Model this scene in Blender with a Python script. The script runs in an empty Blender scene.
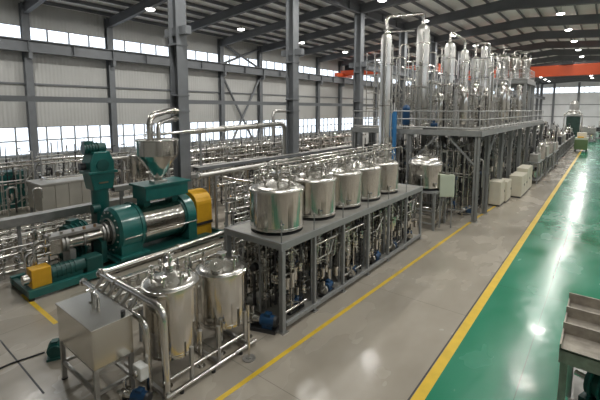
import bpy, math, random
from mathutils import Vector, Matrix
PI = math.pi
rnd = random.Random(7)
scn = bpy.context.scene
C = scn.collection
ORD = ['first', 'second', 'third', 'fourth', 'fifth', 'sixth', 'seventh', 'eighth', 'ninth', 'tenth', 'eleventh',
       'twelfth', 'thirteenth', 'fourteenth', 'fifteenth', 'sixteenth', 'seventeenth', 'eighteenth', 'nineteenth', 'twentieth']

# ------------------------------------------------------------------ materials
def mat(name, col, rough=0.5, metal=0.0, noise=0.0, nscale=4.0, bump=0.0, bscale=30.0, stretch=(1, 1, 1), rvar=0.0, coat=0.0, col2=None):
    m = bpy.data.materials.new(name); m.use_nodes = True
    nt = m.node_tree; b = nt.nodes['Principled BSDF']
    b.inputs['Base Color'].default_value = (*col, 1); b.inputs['Roughness'].default_value = rough
    b.inputs['Metallic'].default_value = metal
    if coat: b.inputs['Coat Weight'].default_value = coat; b.inputs['Coat Roughness'].default_value = 0.12
    tc = nt.nodes.new('ShaderNodeTexCoord'); mp = nt.nodes.new('ShaderNodeMapping')
    mp.inputs['Scale'].default_value = stretch
    nt.links.new(tc.outputs['Object'], mp.inputs['Vector'])
    if noise or rvar or col2:
        n = nt.nodes.new('ShaderNodeTexNoise'); n.inputs['Scale'].default_value = nscale; n.inputs['Detail'].default_value = 5
        nt.links.new(mp.outputs['Vector'], n.inputs['Vector'])
        if noise or col2:
            r = nt.nodes.new('ShaderNodeValToRGB')
            c2 = col2 or tuple(max(0, c * (1 - noise)) for c in col)
            c1 = col if col2 else tuple(min(1, c * (1 + noise)) for c in col)
            r.color_ramp.elements[0].position = 0.3; r.color_ramp.elements[1].position = 0.7
            r.color_ramp.elements[0].color = (*c2, 1); r.color_ramp.elements[1].color = (*c1, 1)
            nt.links.new(n.outputs['Fac'], r.inputs['Fac']); nt.links.new(r.outputs['Color'], b.inputs['Base Color'])
        if rvar:
            mr = nt.nodes.new('ShaderNodeMapRange'); mr.inputs['From Min'].default_value = 0.3; mr.inputs['From Max'].default_value = 0.7
            mr.inputs['To Min'].default_value = max(0.03, rough - rvar); mr.inputs['To Max'].default_value = rough + rvar
            nt.links.new(n.outputs['Fac'], mr.inputs['Value']); nt.links.new(mr.outputs['Result'], b.inputs['Roughness'])
    if bump:
        n2 = nt.nodes.new('ShaderNodeTexNoise'); n2.inputs['Scale'].default_value = bscale; n2.inputs['Detail'].default_value = 3
        bm = nt.nodes.new('ShaderNodeBump'); bm.inputs['Strength'].default_value = bump; bm.inputs['Distance'].default_value = 0.02
        nt.links.new(mp.outputs['Vector'], n2.inputs['Vector']); nt.links.new(n2.outputs['Fac'], bm.inputs['Height'])
        nt.links.new(bm.outputs['Normal'], b.inputs['Normal'])
    return m

def wave_mat(name, col, rough, metal, axis, scale, strength, noise=0.06, dist=0.03):
    m = mat(name, col, rough, metal, noise=noise, nscale=0.35)
    nt = m.node_tree; b = nt.nodes['Principled BSDF']
    tc = nt.nodes.new('ShaderNodeTexCoord'); w = nt.nodes.new('ShaderNodeTexWave')
    w.bands_direction = axis; w.inputs['Scale'].default_value = scale
    bm = nt.nodes.new('ShaderNodeBump'); bm.inputs['Strength'].default_value = strength; bm.inputs['Distance'].default_value = dist
    nt.links.new(tc.outputs['Object'], w.inputs['Vector']); nt.links.new(w.outputs['Fac'], bm.inputs['Height'])
    nt.links.new(bm.outputs['Normal'], b.inputs['Normal'])
    return m

M = {}
M['steel'] = mat('brushed_steel', (0.66, 0.635, 0.59), 0.14, 1, noise=0.03, nscale=1.2, rvar=0.02, stretch=(5, 5, 0.03), bump=0.7, bscale=1.3)
def brushed(m, an):
    nt = m.node_tree; b = nt.nodes['Principled BSDF']; b.inputs['Anisotropic'].default_value = an
    tg = nt.nodes.new('ShaderNodeTangent'); tg.direction_type = 'RADIAL'; tg.axis = 'Z'
    nt.links.new(tg.outputs['Tangent'], b.inputs['Tangent'])
brushed(M['steel'], 0.4)
M['tower'] = mat('tower_steel', (0.74, 0.725, 0.69), 0.30, 1); brushed(M['tower'], 0.6)
M['lid'] = mat('lid_steel', (0.66, 0.64, 0.60), 0.27, 1, rvar=0.02, nscale=2); brushed(M['lid'], 0.6)
M['panel'] = mat('sheet_steel', (0.62, 0.60, 0.55), 0.2, 1, noise=0.03, nscale=1.2)
M['pipe'] = mat('polished_pipe', (0.66, 0.64, 0.60), 0.2, 1)
M['clad'] = mat('matt_cladding', (0.60, 0.585, 0.55), 0.42, 1)
M['dull'] = mat('dull_steel', (0.44, 0.43, 0.41), 0.42, 0.85, noise=0.15, nscale=3)
M['frame'] = mat('grey_painted_steel', (0.26, 0.265, 0.26), 0.45, 0.2, noise=0.08, nscale=3)
M['column'] = mat('column_paint', (0.17, 0.18, 0.19), 0.5, 0.1, noise=0.08, nscale=2)
M['rafter'] = mat('rafter_paint', (0.15, 0.155, 0.165), 0.5, 0.1, noise=0.08, nscale=1)
M['railing'] = mat('galvanised_rail', (0.42, 0.42, 0.41), 0.45, 0.5)
M['greige'] = mat('grey_beige_sheet', (0.40, 0.385, 0.34), 0.45, 0.2, noise=0.06, nscale=1.5)
M['forest'] = mat('dark_forest_green', (0.02, 0.05, 0.04), 0.5, 0, noise=0.3, nscale=2)
M['plate'] = mat('deck_plate', (0.34, 0.33, 0.30), 0.42, 0.5, noise=0.2, nscale=2)
M['dark'] = mat('dark_iron', (0.05, 0.05, 0.052), 0.45, 0.5)
M['green'] = mat('green_enamel', (0.012, 0.135, 0.12), 0.33, 0, noise=0.12, nscale=2, coat=0.3)
M['greendark'] = mat('dark_green_enamel', (0.008, 0.075, 0.066), 0.4, 0, noise=0.15, nscale=3)
M['yellow'] = mat('yellow_enamel', (0.66, 0.36, 0.02), 0.38, 0, noise=0.08, nscale=3)
M['line'] = mat('yellow_floor_paint', (0.70, 0.47, 0.035), 0.35, 0, noise=0.10, nscale=2.5)
M['blue'] = mat('blue_enamel', (0.008, 0.05, 0.125), 0.4, 0)
M['bluesteel'] = mat('blue_structural_paint', (0.03, 0.16, 0.36), 0.45, 0)
M['cream'] = mat('cream_enamel', (0.62, 0.58, 0.47), 0.42, 0, noise=0.04, nscale=1.5)
M['white'] = mat('white_enamel', (0.75, 0.75, 0.72), 0.4, 0)
M['palegreen'] = mat('pale_green_enamel', (0.50, 0.55, 0.44), 0.4, 0)
M['orange'] = mat('orange_crane_paint', (0.72, 0.10, 0.025), 0.45, 0, noise=0.06, nscale=1)
M['olive'] = mat('olive_green_paint', (0.10, 0.16, 0.07), 0.45, 0)
M['copper'] = mat('copper_tone', (0.55, 0.36, 0.24), 0.35, 1)
M['rubber'] = mat('black_rubber', (0.02, 0.02, 0.02), 0.6)
M['trough'] = mat('worn_trough_steel', (0.36, 0.325, 0.275), 0.5, 0.4, noise=0.25, nscale=5)
M['wall'] = wave_mat('wall_sheet', (0.49, 0.49, 0.47), 0.5, 0.0, 'Y', 1.2, 0.5)
M['gable'] = wave_mat('gable_sheet', (0.88, 0.89, 0.90), 0.5, 0.0, 'X', 1.0, 0.3)
M['roof'] = mat('foil_roof_lining', (0.93, 0.93, 0.90), 0.36, 0.1, noise=0.10, nscale=0.6, bump=1.0, bscale=1.3, stretch=(1.5, 0.5, 1))
M['mullion'] = mat('window_frame_paint', (0.27, 0.29, 0.30), 0.5)

def floor_mat(name, c1, c2, rough, rv, joint):
    m = mat(name, c1, rough, 0, nscale=0.45, rvar=rv, col2=c2, stretch=(1.6, 0.8, 1))
    nt = m.node_tree; b = nt.nodes['Principled BSDF']
    for q in nt.nodes:
        if q.type == 'TEX_NOISE': q.inputs['Detail'].default_value = 3; q.inputs['Roughness'].default_value = 0.5
        if q.type == 'VALTORGB': q.color_ramp.elements[0].position = 0.1; q.color_ramp.elements[1].position = 0.9
    b.inputs['Coat Weight'].default_value = 0.12 if name == 'green_epoxy' else 0.25; b.inputs['Coat Roughness'].default_value = 0.15; b.inputs['Specular IOR Level'].default_value = 0.36 if name == 'green_epoxy' else 0.5
    tc = nt.nodes.new('ShaderNodeTexCoord')
    n = nt.nodes.new('ShaderNodeTexNoise'); n.inputs['Scale'].default_value = 2.2; n.inputs['Detail'].default_value = 2
    bm = nt.nodes.new('ShaderNodeBump'); bm.inputs['Strength'].default_value = 0.30; bm.inputs['Distance'].default_value = 0.02
    nt.links.new(tc.outputs['Object'], n.inputs['Vector']); nt.links.new(n.outputs['Fac'], bm.inputs['Height'])
    nt.links.new(bm.outputs['Normal'], b.inputs['Normal']); nt.links.new(bm.outputs['Normal'], b.inputs['Coat Normal'])
    # sawn joints every 6 m
    src = b.inputs['Base Color'].links[0].from_socket
    br = nt.nodes.new('ShaderNodeTexBrick'); br.offset = 0
    br.inputs['Scale'].default_value = 1; br.inputs['Brick Width'].default_value = joint; br.inputs['Row Height'].default_value = joint
    br.inputs['Mortar Size'].default_value = 0.012; br.inputs['Mortar Smooth'].default_value = 0.3
    mp = nt.nodes.new('ShaderNodeMapping'); mp.inputs['Location'].default_value = (1.2, -0.2, 0)
    nt.links.new(tc.outputs['Object'], mp.inputs['Vector']); nt.links.new(mp.outputs['Vector'], br.inputs['Vector'])
    mx = nt.nodes.new('ShaderNodeMixRGB'); mx.inputs['Color2'].default_value = tuple(c * 0.45 for c in c1) + (1,)
    nt.links.new(br.outputs['Fac'], mx.inputs['Fac']); nt.links.new(src, mx.inputs['Color1'])
    nt.links.new(mx.outputs['Color'], b.inputs['Base Color'])
    return m
M['floor'] = floor_mat('sealed_concrete', (0.46, 0.415, 0.345), (0.25, 0.222, 0.18), 0.25, 0.10, 6.0)
M['epoxy'] = floor_mat('green_epoxy', (0.028, 0.25, 0.145), (0.016, 0.18, 0.098), 0.22, 0.09, 7.5)

def pane_mat():
    m = bpy.data.materials.new('window_glass'); m.use_nodes = True
    nt = m.node_tree; nt.nodes.clear()
    o = nt.nodes.new('ShaderNodeOutputMaterial'); mx = nt.nodes.new('ShaderNodeMixShader')
    t = nt.nodes.new('ShaderNodeBsdfTransparent'); t.inputs['Color'].default_value = (0.93, 0.96, 1, 1)
    g = nt.nodes.new('ShaderNodeBsdfGlossy'); g.inputs['Roughness'].default_value = 0.05
    mx.inputs['Fac'].default_value = 0.06
    nt.links.new(t.outputs[0], mx.inputs[1]); nt.links.new(g.outputs[0], mx.inputs[2]); nt.links.new(mx.outputs[0], o.inputs[0])
    return m
M['pane'] = pane_mat()
def lamp_mat(s):
    m = bpy.data.materials.new('lamp_lens'); m.use_nodes = True
    b = m.node_tree.nodes['Principled BSDF']
    b.inputs['Emission Color'].default_value = (1, 0.98, 0.935, 1); b.inputs['Emission Strength'].default_value = s
    return m
M['lens'] = lamp_mat(12)
M['lens'].cycles.emission_sampling = 'NONE'

# ------------------------------------------------------------------ mesh builder
class MB:
    def __init__(s): s.v = []; s.f = []; s.sm = []
    def _add(s, vs, fs, smooth):
        b = len(s.v); s.v.extend(tuple(v) for v in vs)
        s.f.extend(tuple(b + i for i in f) for f in fs)
        s.sm.extend(smooth if isinstance(smooth, list) else [smooth] * len(fs))
        return s
    def bx(s, x0, x1, y0, y1, z0, z1, m=None):
        vs = [Vector((x, y, z)) for z in (z0, z1) for y in (y0, y1) for x in (x0, x1)]
        if m is not None: vs = [m @ v for v in vs]
        return s._add(vs, [(0, 2, 3, 1), (4, 5, 7, 6), (0, 1, 5, 4), (2, 6, 7, 3), (0, 4, 6, 2), (1, 3, 7, 5)], False)
    def bar(s, p0, p1, w, h):
        p0, p1 = Vector(p0), Vector(p1); d = (p1 - p0); L = d.length; d.normalize()
        up = Vector((0, 0, 1)) if abs(d.z) < 0.95 else Vector((0, 1, 0))
        a = d.cross(up).normalized(); b = a.cross(d)
        m = Matrix((a, d, b)).transposed().to_4x4(); m.translation = p0
        return s.bx(-w / 2, w / 2, 0, L, -h / 2, h / 2, m)
    def cyl(s, p0, p1, r0, r1=None, n=10, caps=True):
        return s.rings([(Vector(p0), r0), (Vector(p1), r0 if r1 is None else r1)], n, caps)
    def rings(s, pr, n=10, caps=True, dirs=None):
        vs, fs, sm = [], [], []
        u = None
        for i, (p, r) in enumerate(pr):
            if dirs: d = dirs[i]
            else:
                a = pr[max(0, i - 1)][0]; c = pr[min(len(pr) - 1, i + 1)][0]; d = (c - a).normalized() if (c - a).length > 1e-9 else Vector((0, 0, 1))
            if u is None:
                u = d.orthogonal().normalized()
            else:
                u = (u - d * u.dot(d)); u = u.normalized() if u.length > 1e-6 else d.orthogonal().normalized()
            w = d.cross(u)
            for k in range(n):
                t = 2 * PI * k / n; vs.append(p + (u * math.cos(t) + w * math.sin(t)) * r)
        for i in range(len(pr) - 1):
            for k in range(n):
                k2 = (k + 1) % n; fs.append((i * n + k, i * n + k2, (i + 1) * n + k2, (i + 1) * n + k)); sm.append(True)
        if caps:
            fs.append(tuple(range(n - 1, -1, -1))); sm.append(False)
            b = (len(pr) - 1) * n; fs.append(tuple(range(b, b + n))); sm.append(False)
        return s._add(vs, fs, sm)
    def tube(s, pts, r, n=8, bend=None, caps=True):
        pts = [Vector(p) for p in pts]; bend = bend or r * 2.2
        out = [pts[0]]
        for i in range(1, len(pts) - 1):
            a, b, c = pts[i - 1], pts[i], pts[i + 1]
            e = min(bend, (a - b).length * 0.48, (c - b).length * 0.48)
            p = b + (a - b).normalized() * e; q = b + (c - b).normalized() * e
            for k in range(6):
                t = k / 5; out.append(p * (1 - t) ** 2 + b * 2 * t * (1 - t) + q * t * t)
        out.append(pts[-1])
        return s.rings([(p, r) for p in out], n, caps)
    def lathe(s, prof, c=(0, 0, 0), n=24, axis=(0, 0, 1), flat=False, u=None):
        c = Vector(c); ax = Vector(axis).normalized()
        u = ax.orthogonal().normalized(); w = ax.cross(u)
        out = [prof[0]]; cut = []
        for i in range(1, len(prof)):
            out.append(prof[i])
            if i < len(prof) - 1:
                a = math.atan2(prof[i][1] - prof[i - 1][1], prof[i][0] - prof[i - 1][0]); b = math.atan2(prof[i + 1][1] - prof[i][1], prof[i + 1][0] - prof[i][0])
                if abs((a - b + PI) % (2 * PI) - PI) > 0.5: cut.append(len(out) - 1); out.append(prof[i])
        prof = out
        vs, fs, sm = [], [], []
        for r, z in prof:
            for k in range(n):
                t = 2 * PI * k / n; vs.append(c + ax * z + (u * math.cos(t) + w * math.sin(t)) * max(r, 1e-4))
        for i in range(len(prof) - 1):
            if i in cut: continue
            for k in range(n):
                k2 = (k + 1) % n; fs.append((i * n + k, i * n + k2, (i + 1) * n + k2, (i + 1) * n + k)); sm.append(not flat)
        return s._add(vs, fs, sm)
    def torus(s, c, axis, R, r, n=16, m=6):
        c = Vector(c); ax = Vector(axis).normalized(); u = ax.orthogonal().normalized(); w = ax.cross(u)
        vs, fs = [], []
        for i in range(n):
            t = 2 * PI * i / n; d = u * math.cos(t) + w * math.sin(t)
            for j in range(m):
                q = 2 * PI * j / m; vs.append(c + d * (R + r * math.cos(q)) + ax * r * math.sin(q))
        for i in range(n):
            for j in range(m):
                fs.append((i * m + j, ((i + 1) % n) * m + j, ((i + 1) % n) * m + (j + 1) % m, i * m + (j + 1) % m))
        return s._add(vs, fs, True)
    def prism(s, poly, d0, d1, plane='yz'):
        n = len(poly)
        def P(a, b, d): return (d, a, b) if plane == 'yz' else ((a, d, b) if plane == 'xz' else (a, b, d))
        vs = [P(a, b, d0) for a, b in poly] + [P(a, b, d1) for a, b in poly]
        fs = [tuple(range(n - 1, -1, -1)), tuple(range(n, 2 * n))] + [(i, (i + 1) % n, n + (i + 1) % n, n + i) for i in range(n)]
        return s._add(vs, fs, False)
    def build(s, name, m, parent=None, loc=None, bevel=0, kind=None, label=None):
        me = bpy.data.meshes.new(name); me.from_pydata([tuple(v) for v in s.v], [], s.f)
        me.polygons.foreach_set('use_smooth', s.sm)
        me.materials.append(M[m] if isinstance(m, str) else m); me.update()
        import bmesh
        b = bmesh.new(); b.from_mesh(me); bmesh.ops.recalc_face_normals(b, faces=b.faces)
        for e in b.edges:
            if len(e.link_faces) == 2 and e.calc_face_angle(0) > (0.7 if not (e.link_faces[0].smooth and e.link_faces[1].smooth) else 1.4): e.smooth = False
        b.to_mesh(me); b.free()
        o = bpy.data.objects.new(name, me); C.objects.link(o)
        if parent is not None: o.parent = parent
        if loc is not None: o.location = loc
        if bevel:
            md = o.modifiers.new('edge', 'BEVEL'); md.width = bevel; md.segments = 2; md.limit_method = 'ANGLE'; md.angle_limit = 0.7
        if kind: o['kind'] = kind
        if label: o['label'] = label
        return o

def tag(o, label, cat, group=None):
    o['label'] = label; o['category'] = cat
    if group: o['group'] = group
    return o
def thing(name, label, cat, loc=(0, 0, 0), rz=0, group=None):
    o = bpy.data.objects.new(name, None); C.objects.link(o); o.location = loc; o.rotation_euler = (0, 0, rz)
    o.empty_display_size = 0.2
    return tag(o, label, cat, group)
KIDS = {}
def kids(o):
    if o.name not in KIDS: KIDS[o.name] = list(o.children)
    return KIDS[o.name]
def copy_tree(o, parent=None):
    c = o.copy(); C.objects.link(c)
    if parent is not None: c.parent = parent
    for ch in kids(o): copy_tree(ch, c)
    return c
def place(o, loc, rz, label, group=None):
    o.location = loc; o.rotation_euler = (0, 0, rz); o['label'] = label
    if group: o['group'] = group
    return o
def st(mb, name, m, parent=None, bevel=0): return mb.build(name, m, parent, bevel=bevel, kind='structure')

# ------------------------------------------------------------------ the hall
WX, RX, Y0, Y1 = -33.5, 18.5, -14.0, 150.0
RIDGE_X, RIDGE_Z, EAVE = -7.5, 16.4, 14.2
def roof_z(x): return RIDGE_Z - (RIDGE_Z - EAVE) / (RIDGE_X - WX) * abs(x - RIDGE_X)
LX = -2.86
st(MB().bx(WX, LX, Y0, Y1, -0.2, 0), 'floor', 'floor')
st(MB().bx(LX, 1.0, Y0, Y1, -0.2, 0), 'floor_green', 'epoxy')
st(MB().bx(1.0, RX, Y0, Y1, -0.2, 0), 'floor', 'floor')
def strip(pts, w, name, z=0.003):
    (x0, y0), (x1, y1) = pts
    d = Vector((x1 - x0, y1 - y0, 0)).normalized(); n = Vector((-d.y, d.x, 0)) * w / 2
    a, b = Vector((x0, y0, 0)), Vector((x1, y1, 0))
    poly = [(p.x, p.y) for p in (a + n, a - n, b - n, b + n)]
    return st(MB().prism(poly, 0.0005, z, 'xy'), name, 'line')
strip([(LX - 0.02, Y0 + 1), (LX + 0.02, 140)], 0.25, 'trim_1')
strip([(-6.42, 2.5), (-5.72, 24.0)], 0.13, 'trim_2')
strip([(-5.72, 24.0), (-5.3, 31.0)], 0.13, 'trim_3')
strip([(-15.6, 4.05), (-12.6, 4.05)], 0.14, 'trim_4')
st(MB().bx(LX - 0.19, LX - 0.15, Y0 + 1, 140, 0.0004, 0.002), 'trim_5', 'dark')
st(MB().bx(-12.9, -9.6, 2.72, 2.76, 0.0004, 0.002), 'trim_6', 'dark')

# left wall with two window bands
lw = MB()
for z0, z1 in ((0, 3.1), (5.15, 11.5), (12.45, EAVE + 0.3)): lw.bx(WX - 0.2, WX, Y0, Y1, z0, z1)
st(lw, 'wall_left', 'wall')
WALLCOL = [10.1 + 6 * k for k in range(-4, 24)]
nwin = 0
def window(y0, y1, z0, z1, cols, rows, x):
    global nwin
    nwin += 1
    f = MB(); t = 0.05
    for i in range(cols + 1):
        y = y0 + (y1 - y0) * i / cols; f.bx(x - 0.12, x - 0.02, y - t, y + t, z0, z1)
    for j in range(rows + 1):
        z = z0 + (z1 - z0) * j / rows; f.bx(x - 0.13, x - 0.03, y0, y1, z - t, z + t)
    o = st(f, 'window_%d' % nwin, 'mullion')
    p = st(MB().bx(x - 0.08, x - 0.07, y0, y1, z0, z1), 'pane', 'pane', o)
for i in range(len(WALLCOL) - 1):
    a, b = WALLCOL[i], WALLCOL[i + 1]
    window(a, b, 3.1, 5.15, 6, 2, WX); window(a, b, 11.5, 12.45, 4, 1, WX)
for y in WALLCOL:
    c = MB(); w = 0.24
    c.bx(WX + 0.02, WX + 0.06, y - w, y + w, 0, EAVE - 0.2); c.bx(WX + 0.46, WX + 0.5, y - w, y + w, 0, EAVE - 0.2)
    c.bx(WX + 0.06, WX + 0.46, y - 0.03, y + 0.03, 0, EAVE - 0.2)
    c.bx(WX + 0.5, WX + 1.05, y - 0.12, y + 0.12, 10.05, 10.5)
    st(c, 'wall_column', 'column')
def ibeam_y(x, y0, y1, z0, z1, w):
    m = MB(); m.bx(x - w / 2, x + w / 2, y0, y1, z0, z0 + 0.05); m.bx(x - w / 2, x + w / 2, y0, y1, z1 - 0.05, z1)
    m.bx(x - 0.04, x + 0.04, y0, y1, z0, z1)
    y = y0
    while y < y1: m.bx(x - w / 2, x + w / 2, y - 0.02, y + 0.02, z0, z1); y += 3
    return m
st(ibeam_y(WX + 0.85, Y0, Y1, 10.5, 11.35, 0.5), 'crane_runway_beam', 'column')
st(MB().bx(WX + 0.05, WX + 0.13, Y0, Y1, 8.25, 8.37), 'trim_7', 'column')
st(MB().bx(WX + 0.03, WX + 0.15, Y0, Y1, 2.95, 3.1), 'trim_8', 'mullion')
# cross bracing on the wall
for ya in (28.1,):
    for z0, z1 in ((1.0, 10.0), (11.4, 13.6)):
        for s in (0, 1):
            p = (WX + 0.3, ya + 0.2, z0 if s else z1); q = (WX + 0.3, ya + 5.8, z1 if s else z0)
            st(MB().cyl(p, q, 0.13, n=8), 'wall_brace', 'column')
# far gable wall
gw = MB()
for z0, z1 in ((0, 11.8), (13.6, 17)): gw.bx(WX, RX, Y1, Y1 + 0.2, z0, z1)
st(gw, 'wall_back', 'gable')
nx = WX
while nx < RX - 1:
    nwin += 1
    f = MB()
    for k in range(6): f.bx(nx + k * 1.3 - 0.06, nx + k * 1.3 + 0.06, Y1 + 0.02, Y1 + 0.12, 11.8, 13.6)
    f.bx(nx, nx + 6.5, Y1 + 0.03, Y1 + 0.1, 11.75, 11.85); f.bx(nx, nx + 6.5, Y1 + 0.03, Y1 + 0.1, 13.55, 13.65)
    o = st(f, 'window_%d' % nwin, 'mullion'); st(MB().bx(nx, nx + 6.5, Y1 + 0.07, Y1 + 0.08, 11.8, 13.6), 'pane', 'pane', o)
    st(MB().bx(nx - 0.3, nx + 0.3, Y1 - 0.5, Y1 - 0.02, 0, 15), 'wall_column', 'column')
    nx += 6.5
for z in (4.2, 8.0): st(MB().bx(WX, RX, Y1 - 0.12, Y1 - 0.01, z, z + 0.18), 'trim_9', 'column')
# right wall (out of frame) with its window bands, front wall behind the viewer
rw = MB()
for z0, z1 in ((0, 10.5), (11.8, EAVE + 0.3)): rw.bx(RX, RX + 0.2, Y0, Y1, z0, z1)
st(rw, 'wall_right', 'wall')
for k in range(14):
    a = Y0 + k * 11.7
    for z0, z1 in ((10.5, 11.8),):
        nwin += 1
        f = MB()
        for i in range(9): f.bx(RX + 0.04, RX + 0.12, a + i * 1.46 - 0.03, a + i * 1.46 + 0.03, z0, z1)
        o = st(f, 'window_%d' % nwin, 'mullion'); st(MB().bx(RX + 0.07, RX + 0.08, a, a + 11.7, z0, z1), 'pane', 'pane', o)
st(MB().bx(WX, RX, Y0 - 0.2, Y0, 0, 17), 'wall_front', 'wall')
# roof lining
for s, (xa, xb) in enumerate(((WX - 0.2, RIDGE_X), (RIDGE_X, 5.0), (5.9, RX + 0.2))):
    st(MB().prism([(xa, roof_z(xa)), (xb, roof_z(xb)), (xb, roof_z(xb) + 0.15), (xa, roof_z(xa) + 0.15)], Y0, Y1, 'xz'), 'ceiling', 'roof')
for xa, xb in ((5.0, 5.9),):
    nwin += 1
    o = st(MB().prism([(xa - 0.05, roof_z(xa) + 0.16), (xb + 0.05, roof_z(xb) + 0.16), (xb + 0.05, roof_z(xb) + 0.19), (xa - 0.05, roof_z(xa) + 0.19)], Y0, Y1, 'xz'), 'window_%d' % nwin, 'pane')
x = WX + 1.0
while x < RX:
    z = roof_z(x)
    m = MB(); m.bx(x - 0.035, x + 0.035, Y0, Y1, z - 0.26, z - 0.01); m.bx(x - 0.035, x + 0.11, Y0, Y1, z - 0.28, z - 0.25)
    st(m, 'roof_purlin', 'rafter'); x += 1.55
def rafter(y, xa, xb, da, db, w=0.3):
    n = 1; za, zb = roof_z(xa) - 0.29, roof_z(xb) - 0.29
    m = MB()
    m.prism([(xa, za), (xb, zb), (xb, zb - db), (xa, za - da)], y - 0.04, y + 0.04, 'xz')
    m.prism([(xa, za), (xb, zb), (xb, zb - 0.05), (xa, za - 0.05)], y - w / 2, y + w / 2, 'xz')
    m.prism([(xa, za - da + 0.05), (xb, zb - db + 0.05), (xb, zb - db), (xa, za - da)], y - w / 2, y + w / 2, 'xz')
    st(m, 'roof_rafter', 'rafter')
COLX = -17.2
for y in WALLCOL: rafter(y, WX + 0.1, COLX, 0.75, 0.6)
INCOL = [11.8 + 9.05 * k for k in range(-2, 16)]
for y in INCOL:
    rafter(y, COLX, RIDGE_X, 0.75, 0.95, 0.34); rafter(y, RIDGE_X, RX, 0.95, 0.7, 0.34)
    top = roof_z(COLX) - 1.0
    c = MB(); w = 0.30
    c.bx(COLX - 0.33, COLX - 0.28, y - w, y + w, 0, top); c.bx(COLX + 0.28, COLX + 0.33, y - w, y + w, 0, top)
    c.bx(COLX - 0.28, COLX + 0.28, y - 0.06, y + 0.06, 0, top)
    c.bx(COLX - 0.4, COLX + 0.4, y - 0.4, y + 0.4, 0, 0.05)
    c.bx(COLX - 0.9, COLX + 0.9, y - 0.16, y + 0.16, 10.1, 10.5)
    for z in (6.3, 7.1, 9.6): c.bx(COLX - 0.36, COLX + 0.36, y - w - 0.03, y + w + 0.03, z, z + 0.08)
    st(c, 'hall_column', 'column')
st(ibeam_y(COLX, Y0, Y1, roof_z(COLX) - 1.05, roof_z(COLX) - 0.25, 0.36), 'valley_beam', 'rafter')
st(ibeam_y(COLX + 0.7, 30, Y1, 9.8, 10.6, 0.45), 'crane_runway_beam', 'column')
st(MB().bx(COLX - 0.5, COLX - 0.36, Y0, 34, 6.72, 6.94), 'trim_10', 'column')

# ------------------------------------------------------------------ high bay lamps
def make_lamp():
    t = thing('high_bay_lamp', 'x', 'lamp', group='high bay lamps under the roof')
    MB().cyl((0, 0, 0), (0, 0, 0.36), 0.015, n=6).build('hanging_rod', 'dark', t)
    MB().lathe([(0.05, 0.0), (0.10, -0.02), (0.12, -0.18), (0.34, -0.28), (0.34, -0.33)], n=16).build('housing', 'clad', t)
    MB().lathe([(0.33, -0.325), (0.31, -0.38), (0.22, -0.43), (0.0, -0.46)], n=16).build('lens', 'lens', t)
    ld = bpy.data.lights.new('lamp_light', 'AREA'); ld.shape = 'DISK'; ld.size = 0.62; ld.energy = 370; ld.color = (1, 0.98, 0.935)
    lo = bpy.data.objects.new('lamp_light', ld); C.objects.link(lo); lo.parent = t; lo.location = (0, 0, -0.47)
    return t
def in_frame(p, f=386.0):
    y_ = Vector((308, 43, -386)).normalized(); x_ = Vector((490, -43, 386)); x_ = (x_ - y_ * x_.dot(y_)).normalized(); z_ = x_.cross(y_)
    q = Vector(p) - Vector((0, 0, 6.4)); c = Vector((x_[0] * q.x + y_[0] * q.y + z_[0] * q.z, x_[1] * q.x + y_[1] * q.y + z_[1] * q.z, x_[2] * q.x + y_[2] * q.y + z_[2] * q.z))
    return c.z < 0 and 0 < 300 - f * c.x / c.z < 600 and 0 < 153 + f * c.y / c.z < 400
lamp0 = make_lamp(); first = True
for ri, (xl, off, nm) in enumerate(((-4.0, 0, 'row right of the ridge'), (-14.3, 3, 'row beside the hall columns'), (-27.0, 0, 'row nearest the window wall'), (8.0, 0, 'row over the green aisle'))):
    seen = 0; unseen = 0
    for k in range(15):
        y = 7.2 + off + 9.05 * k
        if y > Y1 - 6: continue
        o = lamp0 if first else copy_tree(lamp0); first = False
        vis = in_frame((xl, y, roof_z(xl) - 1.0))
        side = ORD[seen if vis else unseen]; seen += vis; unseen += not vis
        place(o, (xl, y, roof_z(xl) - 0.62), 0, ('%s lit high bay lamp in the %s, near to far' if vis else '%s high bay lamp out of view in the %s') % (side, nm))

# ------------------------------------------------------------------ cranes
def crane(y, x0, x1, label, z=11.45, gh=1.4):
    t = thing('bridge_crane', label, 'crane', (0, y, z))
    MB().bx(x0, x1, -0.35, 0.35, 0.1, 0.1 + gh).build('girder', 'orange', t, bevel=0.02)
    for x in (x0 + 0.3, x1 - 0.3): MB().bx(x - 0.25, x + 0.25, -2.2, 2.2, -0.1, 0.45).build('end_carriage', 'orange', t)
    MB().bx(x0, x1, 0.5, 0.9, 0.9, 0.95).bx(x0, x1, 0.86, 0.9, 0.95, 1.9).build('walkway', 'dark', t)
    xm = x0 + (x1 - x0) * 0.35
    h = MB().bx(xm - 0.6, xm + 0.6, -0.7, 0.7, 0.1 + gh, 0.6 + gh).build('trolley', 'dark', t)
crane(52, WX + 0.6, COLX - 0.5, 'orange bridge crane spanning the window aisle beyond the steel columns', 11.55, 0.8)
crane(62, COLX + 0.5, RX - 0.5, 'long orange bridge crane across the main aisle before the far wall', 10.75)

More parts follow.
